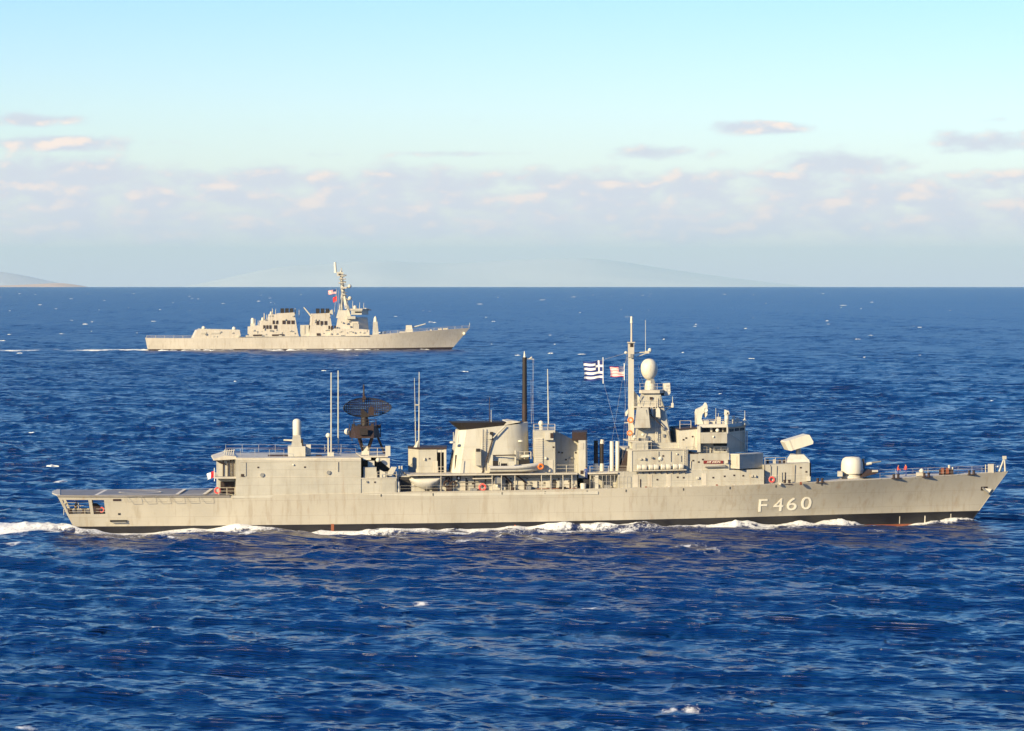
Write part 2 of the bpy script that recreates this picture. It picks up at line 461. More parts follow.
def build_sea():
    ys = np.concatenate([np.arange(800, 480, -0.5), np.arange(480, 296.0, -0.33)])
    rs = list(CAM_Z * FPX / (ys - LEVEL))
    inner = list(np.geomspace(12, rs[0], 26)[:-1])
    outer = []
    r = rs[-1]; st = rs[-1] - rs[-2]
    while r < 45000: r += st; st *= 1.05; outer.append(r)
    outer += [60000, 85000, 122000]
    rs = np.array(inner + rs + outer)
    fine = np.arange(-R(9.6), R(9.6), 0.92 / FPX)
    coarse = np.linspace(R(9.6), 2 * math.pi - R(9.6), 90)[:-1]
    th = np.concatenate([fine, coarse])
    nr, nc = len(rs), len(th)
    drs = np.gradient(rs); dth = np.gradient(np.concatenate([th, [th[0] + 2 * math.pi]]))[:nc]
    Rr, Tt = np.meshgrid(rs, th, indexing='ij')
    X = (Rr * np.sin(Tt)).ravel(); Y = (Rr * np.cos(Tt)).ravel()
    DR = np.repeat(drs, nc); DC = (rs[:, None] * dth[None, :]).ravel()
    z, dx, dy, jac, lost = sea_eval(X, Y, DR, DC)
    ez, foam = sea_extra(X, Y)
    z = z + ez
    # breaking crests
    brk = fbm(X / 1.3, Y / 2.5, 77, 3); patch = fbm(X / 45, Y / 70, 51, 3)
    near = Rr.ravel() < 900
    cap = .8 * sstep(.56, .68, jac) * sstep(.44, .60, brk) * sstep(.50, .62, patch) * near
    foam = np.maximum(foam, cap)
    for sx, sy, hw, hh in SPOTS:
        q = ((X - sx) / hw) ** 2 + ((Y - sy - .25 * (X - sx)) / (hw * .7 + 1.0)) ** 2
        m = q < 4
        g = np.exp(-q[m] * 1.2)
        z[m] += g * hh * .22
        foam[m] = np.maximum(foam[m], .85 * g ** .6 * sstep(.30, .55, brk[m]))
    V = np.stack([X + dx * .95, Y + dy * .95, z - (X * X + Y * Y) / (2 * RE)], 1).astype(np.float32)
    idx = np.arange(nr * nc).reshape(nr, nc)
    a = idx[:-1, :]; b = np.roll(idx, -1, axis=1)[:-1, :]; c = np.roll(idx, -1, axis=1)[1:, :]; d = idx[1:, :]
    Fq = np.stack([a, d, c, b], -1).reshape(-1, 4).astype(np.int32)
    me = bpy.data.meshes.new('sea')
    me.vertices.add(len(V)); me.vertices.foreach_set('co', V.ravel())
    me.loops.add(Fq.size); me.loops.foreach_set('vertex_index', Fq.ravel())
    me.polygons.add(len(Fq)); me.polygons.foreach_set('loop_start', np.arange(0, Fq.size, 4, dtype=np.int32))
    me.polygons.foreach_set('use_smooth', np.ones(len(Fq), dtype=bool))
    at = me.attributes.new('foam', 'FLOAT', 'POINT'); at.data.foreach_set('value', foam.astype(np.float32))
    # slopes too fine for the mesh become surface roughness
    rg = np.sqrt(np.sqrt(.15 ** 4 + .24 * lost))
    at = me.attributes.new('fine_slope', 'FLOAT', 'POINT'); at.data.foreach_set('value', rg.astype(np.float32))
    me.update(calc_edges=True)
    o = bpy.data.objects.new('sea', me); COL.objects.link(o)
    o['kind'] = 'structure'
    me.materials.append(sea_material())
    return o

def sea_material():
    m = bpy.data.materials.new('sea_water'); m.use_nodes = True
    N = NT(m.node_tree)
    out = N.n('ShaderNodeOutputMaterial'); b = N.n('ShaderNodeBsdfPrincipled'); fo = N.n('ShaderNodeBsdfPrincipled')
    tc = N.n('ShaderNodeTexCoord'); o = tc.outputs['Object']
    at = N.n('ShaderNodeAttribute', attribute_name='foam')
    mp = N.n('ShaderNodeMapping'); N.t.links.new(o, mp.inputs[0]); mp.inputs['Rotation'].default_value = (0, 0, R(-25)); mp.inputs['Scale'].default_value = (1.0, 0.45, 1.0)
    rip = N.noise(mp.outputs[0], 1.9, 6.0, 0.66)
    mp2 = N.n('ShaderNodeMapping'); N.t.links.new(o, mp2.inputs[0]); mp2.inputs['Scale'].default_value = (0.10, 0.030, 1.0)
    big = N.noise(mp2.outputs[0], 1.0, 4.0, 0.6)
    mp3 = N.n('ShaderNodeMapping'); N.t.links.new(o, mp3.inputs[0]); mp3.inputs['Scale'].default_value = (1.0, 0.25, 1.0)
    gust = N.noise(mp3.outputs[0], 0.006, 4.0, 0.6)
    bp = N.n('ShaderNodeBump'); N.put(bp.inputs['Height'], rip)
    N.put(bp.inputs['Strength'], N.m('MULTIPLY_ADD', gust, 0.9, 0.5)); bp.inputs['Distance'].default_value = 0.16
    bp2 = N.n('ShaderNodeBump'); N.put(bp2.inputs['Height'], big); bp2.inputs['Strength'].default_value = 0.35; bp2.inputs['Distance'].default_value = 1.2
    mp4 = N.n('ShaderNodeMapping'); N.t.links.new(o, mp4.inputs[0]); mp4.inputs['Scale'].default_value = (0.035, 0.006, 1.0)
    bp3 = N.n('ShaderNodeBump'); N.put(bp3.inputs['Height'], N.noise(mp4.outputs[0], 1.0, 3.0, 0.6)); bp3.inputs['Strength'].default_value = 0.5; bp3.inputs['Distance'].default_value = 6.0
    mp5 = N.n('ShaderNodeMapping'); N.t.links.new(o, mp5.inputs[0]); mp5.inputs['Scale'].default_value = (0.012, 0.0013, 1.0)
    bp4 = N.n('ShaderNodeBump'); N.put(bp4.inputs['Height'], N.noise(mp5.outputs[0], 1.0, 4.0, 0.65)); bp4.inputs['Strength'].default_value = 0.5; bp4.inputs['Distance'].default_value = 22.0
    N.t.links.new(bp.outputs[0], bp4.inputs['Normal']); N.t.links.new(bp4.outputs[0], bp3.inputs['Normal']); N.t.links.new(bp3.outputs[0], bp2.inputs['Normal'])
    N.t.links.new(bp2.outputs[0], b.inputs['Normal'])
    b.inputs['Base Color'].default_value = (0.0008, 0.0150, 0.092, 1)
    b.inputs['IOR'].default_value = 1.333; b.inputs['Specular IOR Level'].default_value = 0.34
    N.put(b.inputs['Roughness'], N.n('ShaderNodeAttribute', attribute_name='fine_slope').outputs['Fac'])
    mpf = N.n('ShaderNodeMapping'); N.t.links.new(o, mpf.inputs[0]); mpf.inputs['Scale'].default_value = (1.0, 0.5, 1.0)
    fn = N.noise(mpf.outputs[0], 2.6, 7.0, 0.75, 0.4)
    f = N.ramp(N.m('MULTIPLY', N.ramp(at.outputs['Fac'], 0.02, 0.12), N.m('ADD', at.outputs['Fac'], N.m('MULTIPLY', N.m('SUBTRACT', fn, 0.5), 1.9))), 0.22, 0.85)
    fo.inputs['Base Color'].default_value = (0.74, 0.75, 0.76, 1); fo.inputs['Roughness'].default_value = 0.8; fo.inputs['Specular IOR Level'].default_value = 0.1
    mx = N.n('ShaderNodeMixShader'); N.put(mx.inputs[0], f)
    N.t.links.new(b.outputs[0], mx.inputs[1]); N.t.links.new(fo.outputs[0], mx.inputs[2]); N.t.links.new(mx.outputs[0], out.inputs[0])
    return m
build_sea()

def build_whitecaps():
    """small breaking crests scattered over the farther sea: lumpy ridges of foam"""
    mb = MB()
    for i in range(230):
        u = random.random()
        py = 292 + 190 * u ** 1.7
        px = random.uniform(-120, 1144)
        d = CAM_Z * FPX / (py - LEVEL)
        if d < 560 or d > 9000: continue
        # rows are denser than the eye sees: thin out near ones
        if d < 1500 and random.random() < .72: continue
        x = (px - 512) / FPX * d
        L = random.uniform(.2, 1.0) ** 1.5 * (0.9 + d / 2200.0) * (1.6 if random.random() < .15 else 1)
        hgt = random.uniform(.10, .36) * (1 + d / 7000.0); wd = hgt * 1.6
        z0 = -d * d / 2 / RE + .1
        n = 7; rows = []
        th = random.uniform(-.3, .3)
        for k in range(n + 1):
            t = k / n * 2 - 1; e = (1 - t * t) ** 1.2 * random.uniform(.25, 1.0)
            cx = x + t * L * math.cos(th); cy = d + t * L * math.sin(th) + random.uniform(-.2, .2)
            rows.append([(cx, cy - wd * (e + .1), z0 - .12), (cx, cy - wd * .5 * e, z0 + hgt * .75 * e), (cx, cy, z0 + hgt * e), (cx, cy + wd * (e + .1), z0 - .12)])
        vs = [p for rr in rows for p in rr]; fs = []
        for k in range(n):
            for j in range(3): fs.append((k * 4 + j, k * 4 + j + 1, k * 4 + 5 + j, k * 4 + 4 + j))
        mb.add(vs, fs)
    # churned water astern of the far ship and along its side
    for k in range(120):
        a = -74 - 175 * random.random() ** 1.6 if k < 78 else random.uniform(-70, 66)
        keep = vnoise(np.array([a / 11.0]), np.array([0.5]), 4)[0]
        if k < 78 and keep < .30 and a < -110: continue
        b = random.uniform(-7, 5) if k < 78 else -(9.4 if a < 20 else 9.4 * (1 - (a - 20) / 52)) - random.uniform(.2, 1.2)
        c0 = DEST_F.M @ Vector((a, b, 0)); L = random.uniform(2, 6) if k < 78 else random.uniform(1.5, 4.5); hgt = random.uniform(.25, .7) * (1 if a > -110 else .6) if k < 78 else random.uniform(.25, .75); n = 6; vs = []; fs = []
        ax = (DEST_F.M.to_3x3() @ Vector((1, 0, 0)))
        for q in range(n + 1):
            t = q / n * 2 - 1; e = (1 - t * t) ** .8 * random.uniform(.5, 1); c = c0 + ax * (t * L)
            vs += [(c.x, c.y - 1.4 * (e + .1), c.z - .2), (c.x, c.y - .6 * e, c.z + hgt * .7 * e), (c.x, c.y, c.z + hgt * e), (c.x, c.y + 1.4 * (e + .1), c.z - .2)]
        for q in range(n):
            for j in range(3): fs.append((q * 4 + j, q * 4 + j + 1, q * 4 + 5 + j, q * 4 + 4 + j))
        mb.add(vs, fs)
    FO = mat('sea_foam', (0.62, 0.64, 0.66), 0.85, 0, 0.1)
    o = mb.build('whitecap_foam', FO, None, smooth=True)
    tag(o, 'scattered small white breaking crests over the open blue sea', 'foam', None, 'stuff')
build_whitecaps()

# ================================================================== far land
def hills(name, dist, ridge, depth, m, seed):
    """rough land: ridge line [(px, py)] at a distance, sloping down to the water on both sides"""
    rs = np.random.default_rng(seed)
    xs = np.array([(p - 512) / FPX * dist for p, _ in ridge]); zs = np.array([CAM_Z + (LEVEL - q) / FPX * dist for _, q in ridge])
    nx, ny = 160, 26
    gx = np.linspace(xs[0], xs[-1], nx); base = -dist * dist / 2 / RE - 40
    rz = np.interp(gx, xs, zs); kk = np.hanning(25); kk /= kk.sum(); rz = np.convolve(np.pad(rz, 12, mode='edge'), kk, 'valid'); rz = base + (rz - base) * (1 + .22 * (fbm(gx / (depth * .9), gx * 0 + 3.3, seed + 2, 5) - .5))
    vs = []; fs = []
    for j in range(ny):
        t = j / (ny - 1) * 2 - 1
        for i in range(nx):
            x = gx[i]; y = dist + t * depth
            n = float(fbm(np.array([x / (depth * .5)]), np.array([y / (depth * .5)]), seed, 5)[0])
            hgt = (rz[i] - base) * max(0.0, 1 - abs(t) ** 1.3 * (1 + .9 * (n - .5))) * (1 - .35 * (1 - (1 - abs(t))) * (n - .3))
            vs.append((x, y, base + hgt + (n - .5) * .08 * (rz[i] - base)))
    for j in range(ny - 1):
        for i in range(nx - 1):
            fs.append((j * nx + i, j * nx + i + 1, (j + 1) * nx + i + 1, (j + 1) * nx + i))
    o = MB().add(vs, fs).build(name, m, None, smooth=True)
    o['kind'] = 'structure'
    return o
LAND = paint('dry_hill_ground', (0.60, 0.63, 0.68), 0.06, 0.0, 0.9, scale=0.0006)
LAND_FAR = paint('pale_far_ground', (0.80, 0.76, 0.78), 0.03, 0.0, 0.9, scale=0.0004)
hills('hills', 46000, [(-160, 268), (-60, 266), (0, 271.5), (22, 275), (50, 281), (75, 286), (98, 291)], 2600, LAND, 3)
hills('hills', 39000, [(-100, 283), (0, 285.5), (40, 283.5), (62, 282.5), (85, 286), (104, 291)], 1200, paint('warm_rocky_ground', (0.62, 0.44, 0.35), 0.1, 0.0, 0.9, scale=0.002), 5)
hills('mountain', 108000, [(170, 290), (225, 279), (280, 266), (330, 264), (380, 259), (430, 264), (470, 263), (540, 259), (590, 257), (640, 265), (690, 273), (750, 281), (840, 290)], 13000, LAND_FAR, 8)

def haze_box():
    m = bpy.data.materials.new('haze_air'); m.use_nodes = True
    N = NT(m.node_tree); out = N.n('ShaderNodeOutputMaterial'); v = N.n('ShaderNodeVolumePrincipled')
    v.inputs['Color'].default_value = (0.53, 0.81, 1.0, 1); v.inputs['Density'].default_value = HAZE_DENSITY; v.inputs['Anisotropy'].default_value = 0.0
    N.t.links.new(v.outputs[0], out.inputs['Volume'])
    s = 124000.0; top = 1000.0; bot = -1000.0
    o = MB().box((0, 0, (top + bot) / 2), (2 * s, 2 * s, top - bot)).build('haze', m)
    o['kind'] = 'stuff'
haze_box()

# ================================================================== the frigate
FR = thing('frigate', 'grey frigate with F 460 on its bow, crossing in front of the smaller distant warship', 'warship', FRIG)
S = Ship(FRIG, FR, GREY)

HULL_TAB = [  # px of the deck edge, row, half beam, px at the water, half beam at the water
    (57, 495.5, 6.5, 76, 5.2), (84, 495.7, 6.7, 91, 5.5), (110, 495.8, 6.8, 113, 5.7), (215, 496, 7.1, 218, 6.4), (300, 494.6, 7.3, 304, 6.7), (400, 492.6, 7.3, 401, 6.9),
    (500, 491, 7.3, 500, 6.9), (600, 489, 7.3, 598, 6.6), (700, 486.6, 7.2, 692, 5.6), (760, 484.6, 6.8, 746, 4.6), (809, 482.6, 6.1, 790, 3.6),
    (860, 480.2, 5.05, 836, 2.6), (910, 477.6, 3.45, 882, 1.7), (960, 474.8, 1.75, 929, .85), (1008, 471.5, .06, 973, .05)]
T_OPEN0, T_OPEN1 = 0.50, 0.885
xs_px = sorted(set([57, 60, 87.5, 91, 103.5, 112] + list(np.linspace(125, 1008, 60))))
tb = smooth_table(HULL_TAB, np.array(xs_px))
HULL_ST = []
for i, px in enumerate(xs_px):
    py, bd, pw, bw = (tb[k][i] for k in range(4))
    top = FRIG.p(px, py, bd); xw = FRIG.x(pw, bw)
    HULL_ST.append((top.x, top.z, bd, xw, bw))
BOOT_TOP = lambda xw: np.interp(xw, [FRIG.x(p, 5) for p in (75, 400, 540, 680, 880, 970)], [.85, .85, .88, 1.0, 1.17, 1.22])
BOOT_LOW = lambda xw: np.interp(xw, [FRIG.x(p, 5) for p in (75, 540, 800, 875, 970)], [-.35, -.3, -.4, -.42, -.45])
LEVELS = ['k', 'lo', 'hi', .30, T_OPEN0, .62, .75, T_OPEN1, 1.0]
def hull_pt(st, lev):
    xt, zt, bd, xw, bw = st
    z = {'k': -2.0, 'lo': BOOT_LOW(xw), 'hi': BOOT_TOP(xw)}.get(lev) if isinstance(lev, str) else lev * zt
    t = z / zt
    fl = 1.0 + 0.30 * float(sstep(15, 60, np.array(xw)))        # hollow flare towards the bow
    tt = max(t, 0)
    b = bw + (bd - bw) * tt ** fl if t > 0 else bw * (1 + .12 * t)
    return xw + (xt - xw) * t, max(b, .04), z

def hull_side_y(x, z):
    """outboard distance of the plating at local x, z"""
    best = None
    for a, b in zip(HULL_ST, HULL_ST[1:]):
        pa, pb = hull_pt(a, z / a[1]), hull_pt(b, z / b[1])
        if pa[0] <= x <= pb[0]:
            u = (x - pa[0]) / (pb[0] - pa[0]); return pa[1] + (pb[1] - pa[1]) * u
    return 5.0

def build_hull():
    mb = MB(); n = len(HULL_ST); L = len(LEVELS)
    for side in (-1, 1):
        vs = []
        for st in HULL_ST:
            for lev in LEVELS:
                x, b, z = hull_pt(st, lev); vs.append((x, side * b, z))
        base = len(mb.v); mb.v += vs
        for i in range(n - 1):
            for j in range(L - 1):
                open_ = j in (4, 5, 6) and (60 <= xs_px[i] < 87.5 or 91 <= xs_px[i] < 103.5)
                if open_: continue
                f = (base + i * L + j, base + (i + 1) * L + j, base + (i + 1) * L + j + 1, base + i * L + j + 1)
                mb.f.append(f); mb.mi.append({0: 2, 1: 1}.get(j, 0))
    # transom below and above its opening
    half = n * L
    for j in range(L - 1):
        if j in (4, 5, 6): continue
        mb.f.append((j, half + j, half + j + 1, j + 1)); mb.mi.append({0: 2, 1: 1}.get(j, 0))
    o = mb.build('hull', [HULLG, BLACK, RED], FR, smooth=True)
    sol = o.modifiers.new('plate', 'SOLIDIFY'); sol.thickness = 0.14; sol.offset = -1
    return o
hull = build_hull()

# decks: flight deck aft, weather deck forward
def deck_strip(name, lo, hi, m, dz=0.02, inset=0.0, parent=FR, thick=.1):
    st = [s for s, p in zip(HULL_ST, xs_px) if lo <= p <= hi]
    up, dn = [], []
    for s in st: up.append((s[0], -(s[2] - inset), s[1] + dz))
    for s in reversed(st): up.append((s[0], s[2] - inset, s[1] + dz))
    k = len(st); n2 = 2 * k
    vs = up + [(x, y, z - thick) for x, y, z in up]; fs = []
    for i in range(k - 1):
        fs.append((i, i + 1, n2 - 2 - i, n2 - 1 - i)); fs.append((n2 + i, n2 + n2 - 1 - i, n2 + n2 - 2 - i, n2 + i + 1))
    for i in range(n2): fs.append((i, n2 + i, n2 + (i + 1) % n2, (i + 1) % n2))
    return MB().add(vs, fs).build(name, m, parent)
fdeck = deck_strip('flight_deck', 57, 240, DECK, .06, -.12, thick=.22)
deck_strip('main_deck', 234, 1000, EDGE, .03, .05)
zd = FRIG.h(110, 495.8, 6.8) + .075
def mark(pts, name='deck_line'):
    a = [Vector((x, y, zd)) for x, y in pts]
    MB().prism(a, [p + Vector((0, 0, .012)) for p in a]).build(name, LIMIT, fdeck)
X = lambda px: FRIG.x(px, 0)
def strip(x0, y0, x1, y1, w):
    d = Vector((x1 - x0, y1 - y0)).normalized(); q = Vector((-d.y, d.x)) * w / 2
    mark([(x0 - q.x, y0 - q.y), (x1 - q.x, y1 - q.y), (x1 + q.x, y1 + q.y), (x0 + q.x, y0 + q.y)])
strip(X(72), -6.2, X(228), -6.5, .3); strip(X(72), 6.2, X(228), 6.5, .3)
strip(X(96), -6.0, X(106), 6.0, .45); strip(X(176), -6.2, X(186), 6.2, .45); strip(X(203), -6.2, X(213), 6.2, .45); strip(X(60), -6.1, X(64), 6.1, .4)
ring = MB(); ring.lathe((X(140), 0, zd), [(2.7, 0), (2.95, 0), (2.95, .012), (2.7, .012)], 40); ring.f = ring.f[:-2]; ring.mi = ring.mi[:-2]; ring.f += [(120 + i, 120 + (i + 1) % 40, (i + 1) % 40, i) for i in range(40)]; ring.mi += [0] * 40; ring.build('landing_circle', LIMIT, fdeck)
# stern fairing of the deck and the folded nets along its edge
S.plan('stern_lip', [(52, 2), (57, 6.5), (60, 6.5), (60, -6.5), (57, -6.5), (52, -2)], 495.8, 494.7, 6.5, EDGE)
for k, px in enumerate(np.linspace(126, 200, 6)):
    z = FRIG.h(px, 496, 7.0) - .05; x = FRIG.x(px, 7.2); mb = MB(); y = -7.15
    a, b, c, d = (x, y, z), (x + 1.75, y, z), (x + 1.55, y - .18, z - .75), (x + .35, y - .18, z - .75)
    for p, q in ((a, b), (b, c), (c, d), (d, a)): mb.tube(p, q, .022, n=5)
    mb.build('safety_net_frame', STEEL, FR)

# inside the open quarterdeck
zq = hull_pt(HULL_ST[3], T_OPEN0)[2] - .10
qd = [hull_pt(s, T_OPEN0 - .02) for s, p in zip(HULL_ST, xs_px) if p <= 118]
up = [(x, -b + .2, zq) for x, b, z in qd] + [(x, b - .2, zq) for x, b, z in reversed(qd)]
MB().prism([(x, y, z - .1) for x, y, z in up], up).build('quarterdeck_floor', DECK, FR)
xb = FRIG.x(112, 6.5); zt_ = HULL_ST[4][1] - .2
MB().box((xb, 0, (zq + zt_) / 2), (.2, 12.4, zt_ - zq)).build('quarterdeck_bulkhead', GREY, FR)
S.rail([(X(64), -5.7, zq), (X(106), -6.0, zq)], .8, 2.6, .03, PALE)
S.rail([(X(64), 5.7, zq), (X(106), 6.0, zq)], 1.0, 2.0, .04, PALE)
for px in (70, 84, 99):
    c = FRIG.p(px, 510, 3.0); mb = MB()
    mb.lathe((c.x, -2.5, zq), [(.45, 0), (.45, .12), (.26, .18), (.26, .55), (.42, .62), (.42, .7)], 14); mb.build('mooring_capstan', BROWN, FR, smooth=True)
mb = MB(); c = FRIG.p(95, 508, 4)
mb.tube((c.x, -4.6, zq + .6), (c.x, -2.6, zq + .6), .55, n=14); mb.tube((c.x, -4.7, zq + .6), (c.x, -4.6, zq + .6), .8, n=14); mb.tube((c.x, -2.6, zq + .6), (c.x, -2.5, zq + .6), .8, n=14)
mb.build('rope_reel', BROWN, FR, smooth=True)
# fittings on the stern side
def on_hull(name, x0, y0, x1, y1, m, t=.12, v=6.8):
    p, q = FRIG.p(x0, y0, v), FRIG.p(x1, y1, v); vs = []
    mb = MB(); a = []; b = []
    for x, z in ((p.x, q.z), (q.x, q.z), (q.x, p.z), (p.x, p.z)):
        h = hull_side_y(x, z); a.append((x, -h - t, z)); b.append((x, -h + .1, z))
    return mb.prism(a, b).build(name, m, FR)
on_hull('overboard_discharge', 110, 520.2, 127, 521.6, BLACK, .25, 6.2)
on_hull('rubbing_strake', 112, 521.8, 126, 522.6, STEEL, .4, 6.2)
on_hull('scupper', 118, 513.2, 120.5, 515, BLACK, .05, 6.4)
on_hull('name_plate', 113, 499, 121, 501, BROWN, .06, 6.7)
on_hull('fender_strake', 232, 495.4, 598, 494.2, PALE, .10, 7.2)
for px in (381, 433, 502, 545, 587, 626, 683.5, 730, 776, 822):
    y = np.interp(px, [p[0] for p in HULL_TAB], [p[1] for p in HULL_TAB])
    on_hull('scupper', px - .4, y + 1.2, px + .4, y + 3.6, BLACK, .06, np.interp(px, [p[0] for p in HULL_TAB], [p[2] for p in HULL_TAB]))
on_hull('outlet_stain', 331, 524, 334, 531, RED, .05, 6.9)
on_hull('draught_mark', 514.5, 525, 515.5, 530, ORANGE, .05, 6.9)
on_hull('draught_mark', 900, 516.5, 900.8, 524, EDGE, .05, 2)
on_hull('draught_mark', 925.5, 516, 926.2, 523, LETTER, .05, 1.6)
on_hull('draught_mark', 951, 514, 951.8, 520, EDGE, .05, .9)

# --- hangar
hangar = S.prof('hangar', [(236, 495.2), (361, 493.9), (361, 459.4), (236, 460)], 7.12, -7.0)
S.prof('hangar_roof', [(236, 459.95), (361, 459.35), (361, 457.6), (237, 457.8)], 6.9, -6.8, EDGE, hangar)
S.prof('hangar_corner', [(218.5, 495), (236.2, 495), (236.2, 458.2), (218.5, 458.2)], 4.6, -5.2, None, hangar)
S.prof('hangar_corner_roof', [(213.5, 460.5), (236.2, 459.2), (236.2, 456.4), (225, 455.4), (214, 459.0)], 5.6, -5.8, EDGE, hangar)
S.prof('hangar_balcony', [(214, 478.6), (236.1, 478.6), (236.1, 477.2), (214, 477.2)], 6.9, -6.0, EDGE, hangar)
for x, y0, y1 in ((223.2, 460, 477), (228, 461, 477)): S.pole('hangar_pipe', (x, y0, 4.75), (x, y1, 4.75), .07, .07, BROWN, hangar)
mb = MB()
for x in (230.3, 233.6): mb.tube(FRIG.p(x, 458, 4.8), FRIG.p(x, 477, 4.8), .05, n=5)
for y in np.linspace(459, 476, 13): mb.tube(FRIG.p(230.3, y, 4.8), FRIG.p(233.6, y, 4.8), .04, n=5)
mb.build('hangar_ladder', BROWN, hangar)
S.pole('roof_strut', (215, 460, 5.4), (226, 464.5, 4.7), .09, .09, BROWN, hangar)
S.patch('hangar_door', 239.5, 462.5, 246, 476, 7.12, GREY, hangar, .10)
S.patch('door_step', 241, 474, 244, 476.6, 7.12, BROWN, hangar, .14)
S.prof('wall_seam', [(236.2, 477.6), (361, 476.6), (361, 476.1), (236.2, 477.1)], 7.17, 7.0, EDGE, hangar)
S.prof('wall_seam', [(240, 462), (361, 461), (361, 460.4), (240, 461.4)], 7.19, 7.0, EDGE, hangar)
for x, y in ((262, 475), (328.5, 472.5)):
    c = FRIG.p(x, y, 7.12); MB().lathe((c.x, -7.3, c.z), [(.28, 0), (.28, .22)], 12, 'y').build('wall_vent', STEEL, hangar)
S.patch('painted_balcony_shade', 220.5, 481.5, 234.5, 494, 4.6, BROWN, hangar, .05)  # dark plate painting in the shade under the balcony
S.rail([tuple(FRIG.p(x, 495, 5.4)) for x in (219, 235)], 1.0, 1.0, .04, PALE)
zr = FRIG.h(240, 457.8, 6.9)
S.rail([(FRIG.x(226, 5), -5.2, zr + .2), (FRIG.x(284, 5), -5.2, zr)], 1.0, 2.1, .016, PALE)
S.rail([(FRIG.x(226, -5), 5.6, zr + .2), (FRIG.x(358, -5), 5.6, zr)], 1.05, 2.3, .016, PALE)
S.rail([(FRIG.x(312, 5), -1.0, zr), (FRIG.x(358, 5), -1.0, zr)], .8, 2.0, .014, PALE)
mb = MB()
for x in np.linspace(224, 233, 5): mb.tube(FRIG.p(x, 456.5, 3), FRIG.p(x + 1, 449.5, 3), .06, n=5)
mb.tube(FRIG.p(223, 451.5, 3), FRIG.p(235, 450, 3), .06, n=5)
mb.build('roof_frame', PALE, hangar)

# --- close-in gun on the hangar roof: white drum over a grey mount
cw = S.plan('rapid_gun_mount', [(288, 2), (288.5, 4.0), (305.5, 4.0), (306, 2), (305, -.5), (289, -.5)], 456.5, 446.5, 4.0, PALE)
S.plan('mount_base', [(291.5, 3.2), (302.5, 3.2), (302.5, .2), (291.5, .2)], 447, 435.5, 3.2, GREY, cw, top=[(293.2, 2.6), (300.5, 2.6), (300.5, .8), (293.2, .8)])
c = FRIG.p(297, 436.5, 1.7); r = FRIG.x(301.2, 1.7) - FRIG.x(297, 1.7); hgt = FRIG.h(297, 418.7, 1.7) - c.z
MB().lathe(tuple(c), [(r * .9, 0), (r, .15)] + [(r, hgt - .42)] + [(r * math.cos(a), hgt - .42 + .42 * math.sin(a)) for a in (.4, .8, 1.15, 1.5)], 20).build('radar_drum', WHITE, cw, smooth=True)
MB().tube(FRIG.p(297, 440.5, 1.2), FRIG.p(297, 440.5, 1.2) + Vector((-1.8, 0.6, .05)), .18, .13, 10).build('gun_barrel', STEEL, cw, smooth=True)
S.prof('ammunition_drum', [(300.8, 446.5), (303.6, 446.5), (303, 439.5), (301, 439)], 3.0, 1.0, DARK, cw)
S.plan('control_cabinet', [(306.4, 3), (311, 3), (311, 0), (306.4, 0)], 455, 444.5, 3, PALE)
for x0, x1 in ((268, 290), (316, 322)): S.plan('roof_hatch', [(x0, 3), (x1, 3), (x1, .5), (x0, .5)], 457, 455.4, 3, BROWN, hangar)
# whip aerials and satellite ball
for x, y0, y1, v in ((331.2, 372.5, 453.5, 2.5), (338.2, 370.5, 443, -3.0)):
    p = S.pole('whip_aerial', (x, y1, v), (x, y0, v), .10, .075, PALE)
    if v < 0: S.pole('aerial_foot', (x, 456, v), (x, y1, v), .05, .05, STEEL, p)
S.plan('aerial_socket', [(329, 3), (334, 3), (334, 1.5), (329, 1.5)], 457.5, 452.5, 3, PALE)
c = FRIG.p(328.3, 435.5, 2); bl = MB().ball(tuple(c), .36).build('satcom_ball', WHITE, FR, smooth=True)
S.pole('ball_post', (328.3, 456, 2), (328.3, 437.5, 2), .10, .10, PALE, bl)

# --- air search radar on its lattice
zt0 = FRIG.h(365, 449, 0)
tw = S.plan('radar_tower', [(356, 3.2), (374, 3.2), (381, 1), (381, -2.5), (356, -2.5), (349.5, 0)], 437.2, 425.5, 0, BROWN, top=[(354, 2.2), (374, 2.2), (378, .8), (377, -2), (357, -2), (352, 0)])
S.plan('tower_plinth', [(361, 1.2), (370, 1.2), (370, -1.2), (361, -1.2)], 459, 446.5, 1.2, PALE, tw, top=[(362.5, .8), (368, .8), (368, -.8), (362.5, -.8)])
for a, b, va, vb in ((358, 363.5, 2, .6), (373, 367.5, 2, .6), (360, 364, -2, -.6), (372, 366, -2, -.6), (377.5, 384.5, 0, 0)):
    S.pole('tower_leg', (a, 436.5, va), (b, 453.5, vb), .17, .14, BROWN, tw)
S.plan('tower_box', [(360, 3.45), (368, 3.45), (368, 3.0), (360, 3.0)], 435, 428.5, 3.4, DARK, tw)
S.rail([tuple(FRIG.p(x, 426.2, 2)) for x in (354, 376)], .9, 1.0, .05, BROWN, tw)
c = FRIG.p(347.3, 431.6, 0); MB().ball(tuple(c), .44).build('white_radome', WHITE, tw, smooth=True)
S.pole('pedestal', (365, 426, 0), (364.4, 415.5, 0), .62, .45, DARK, tw, 14)
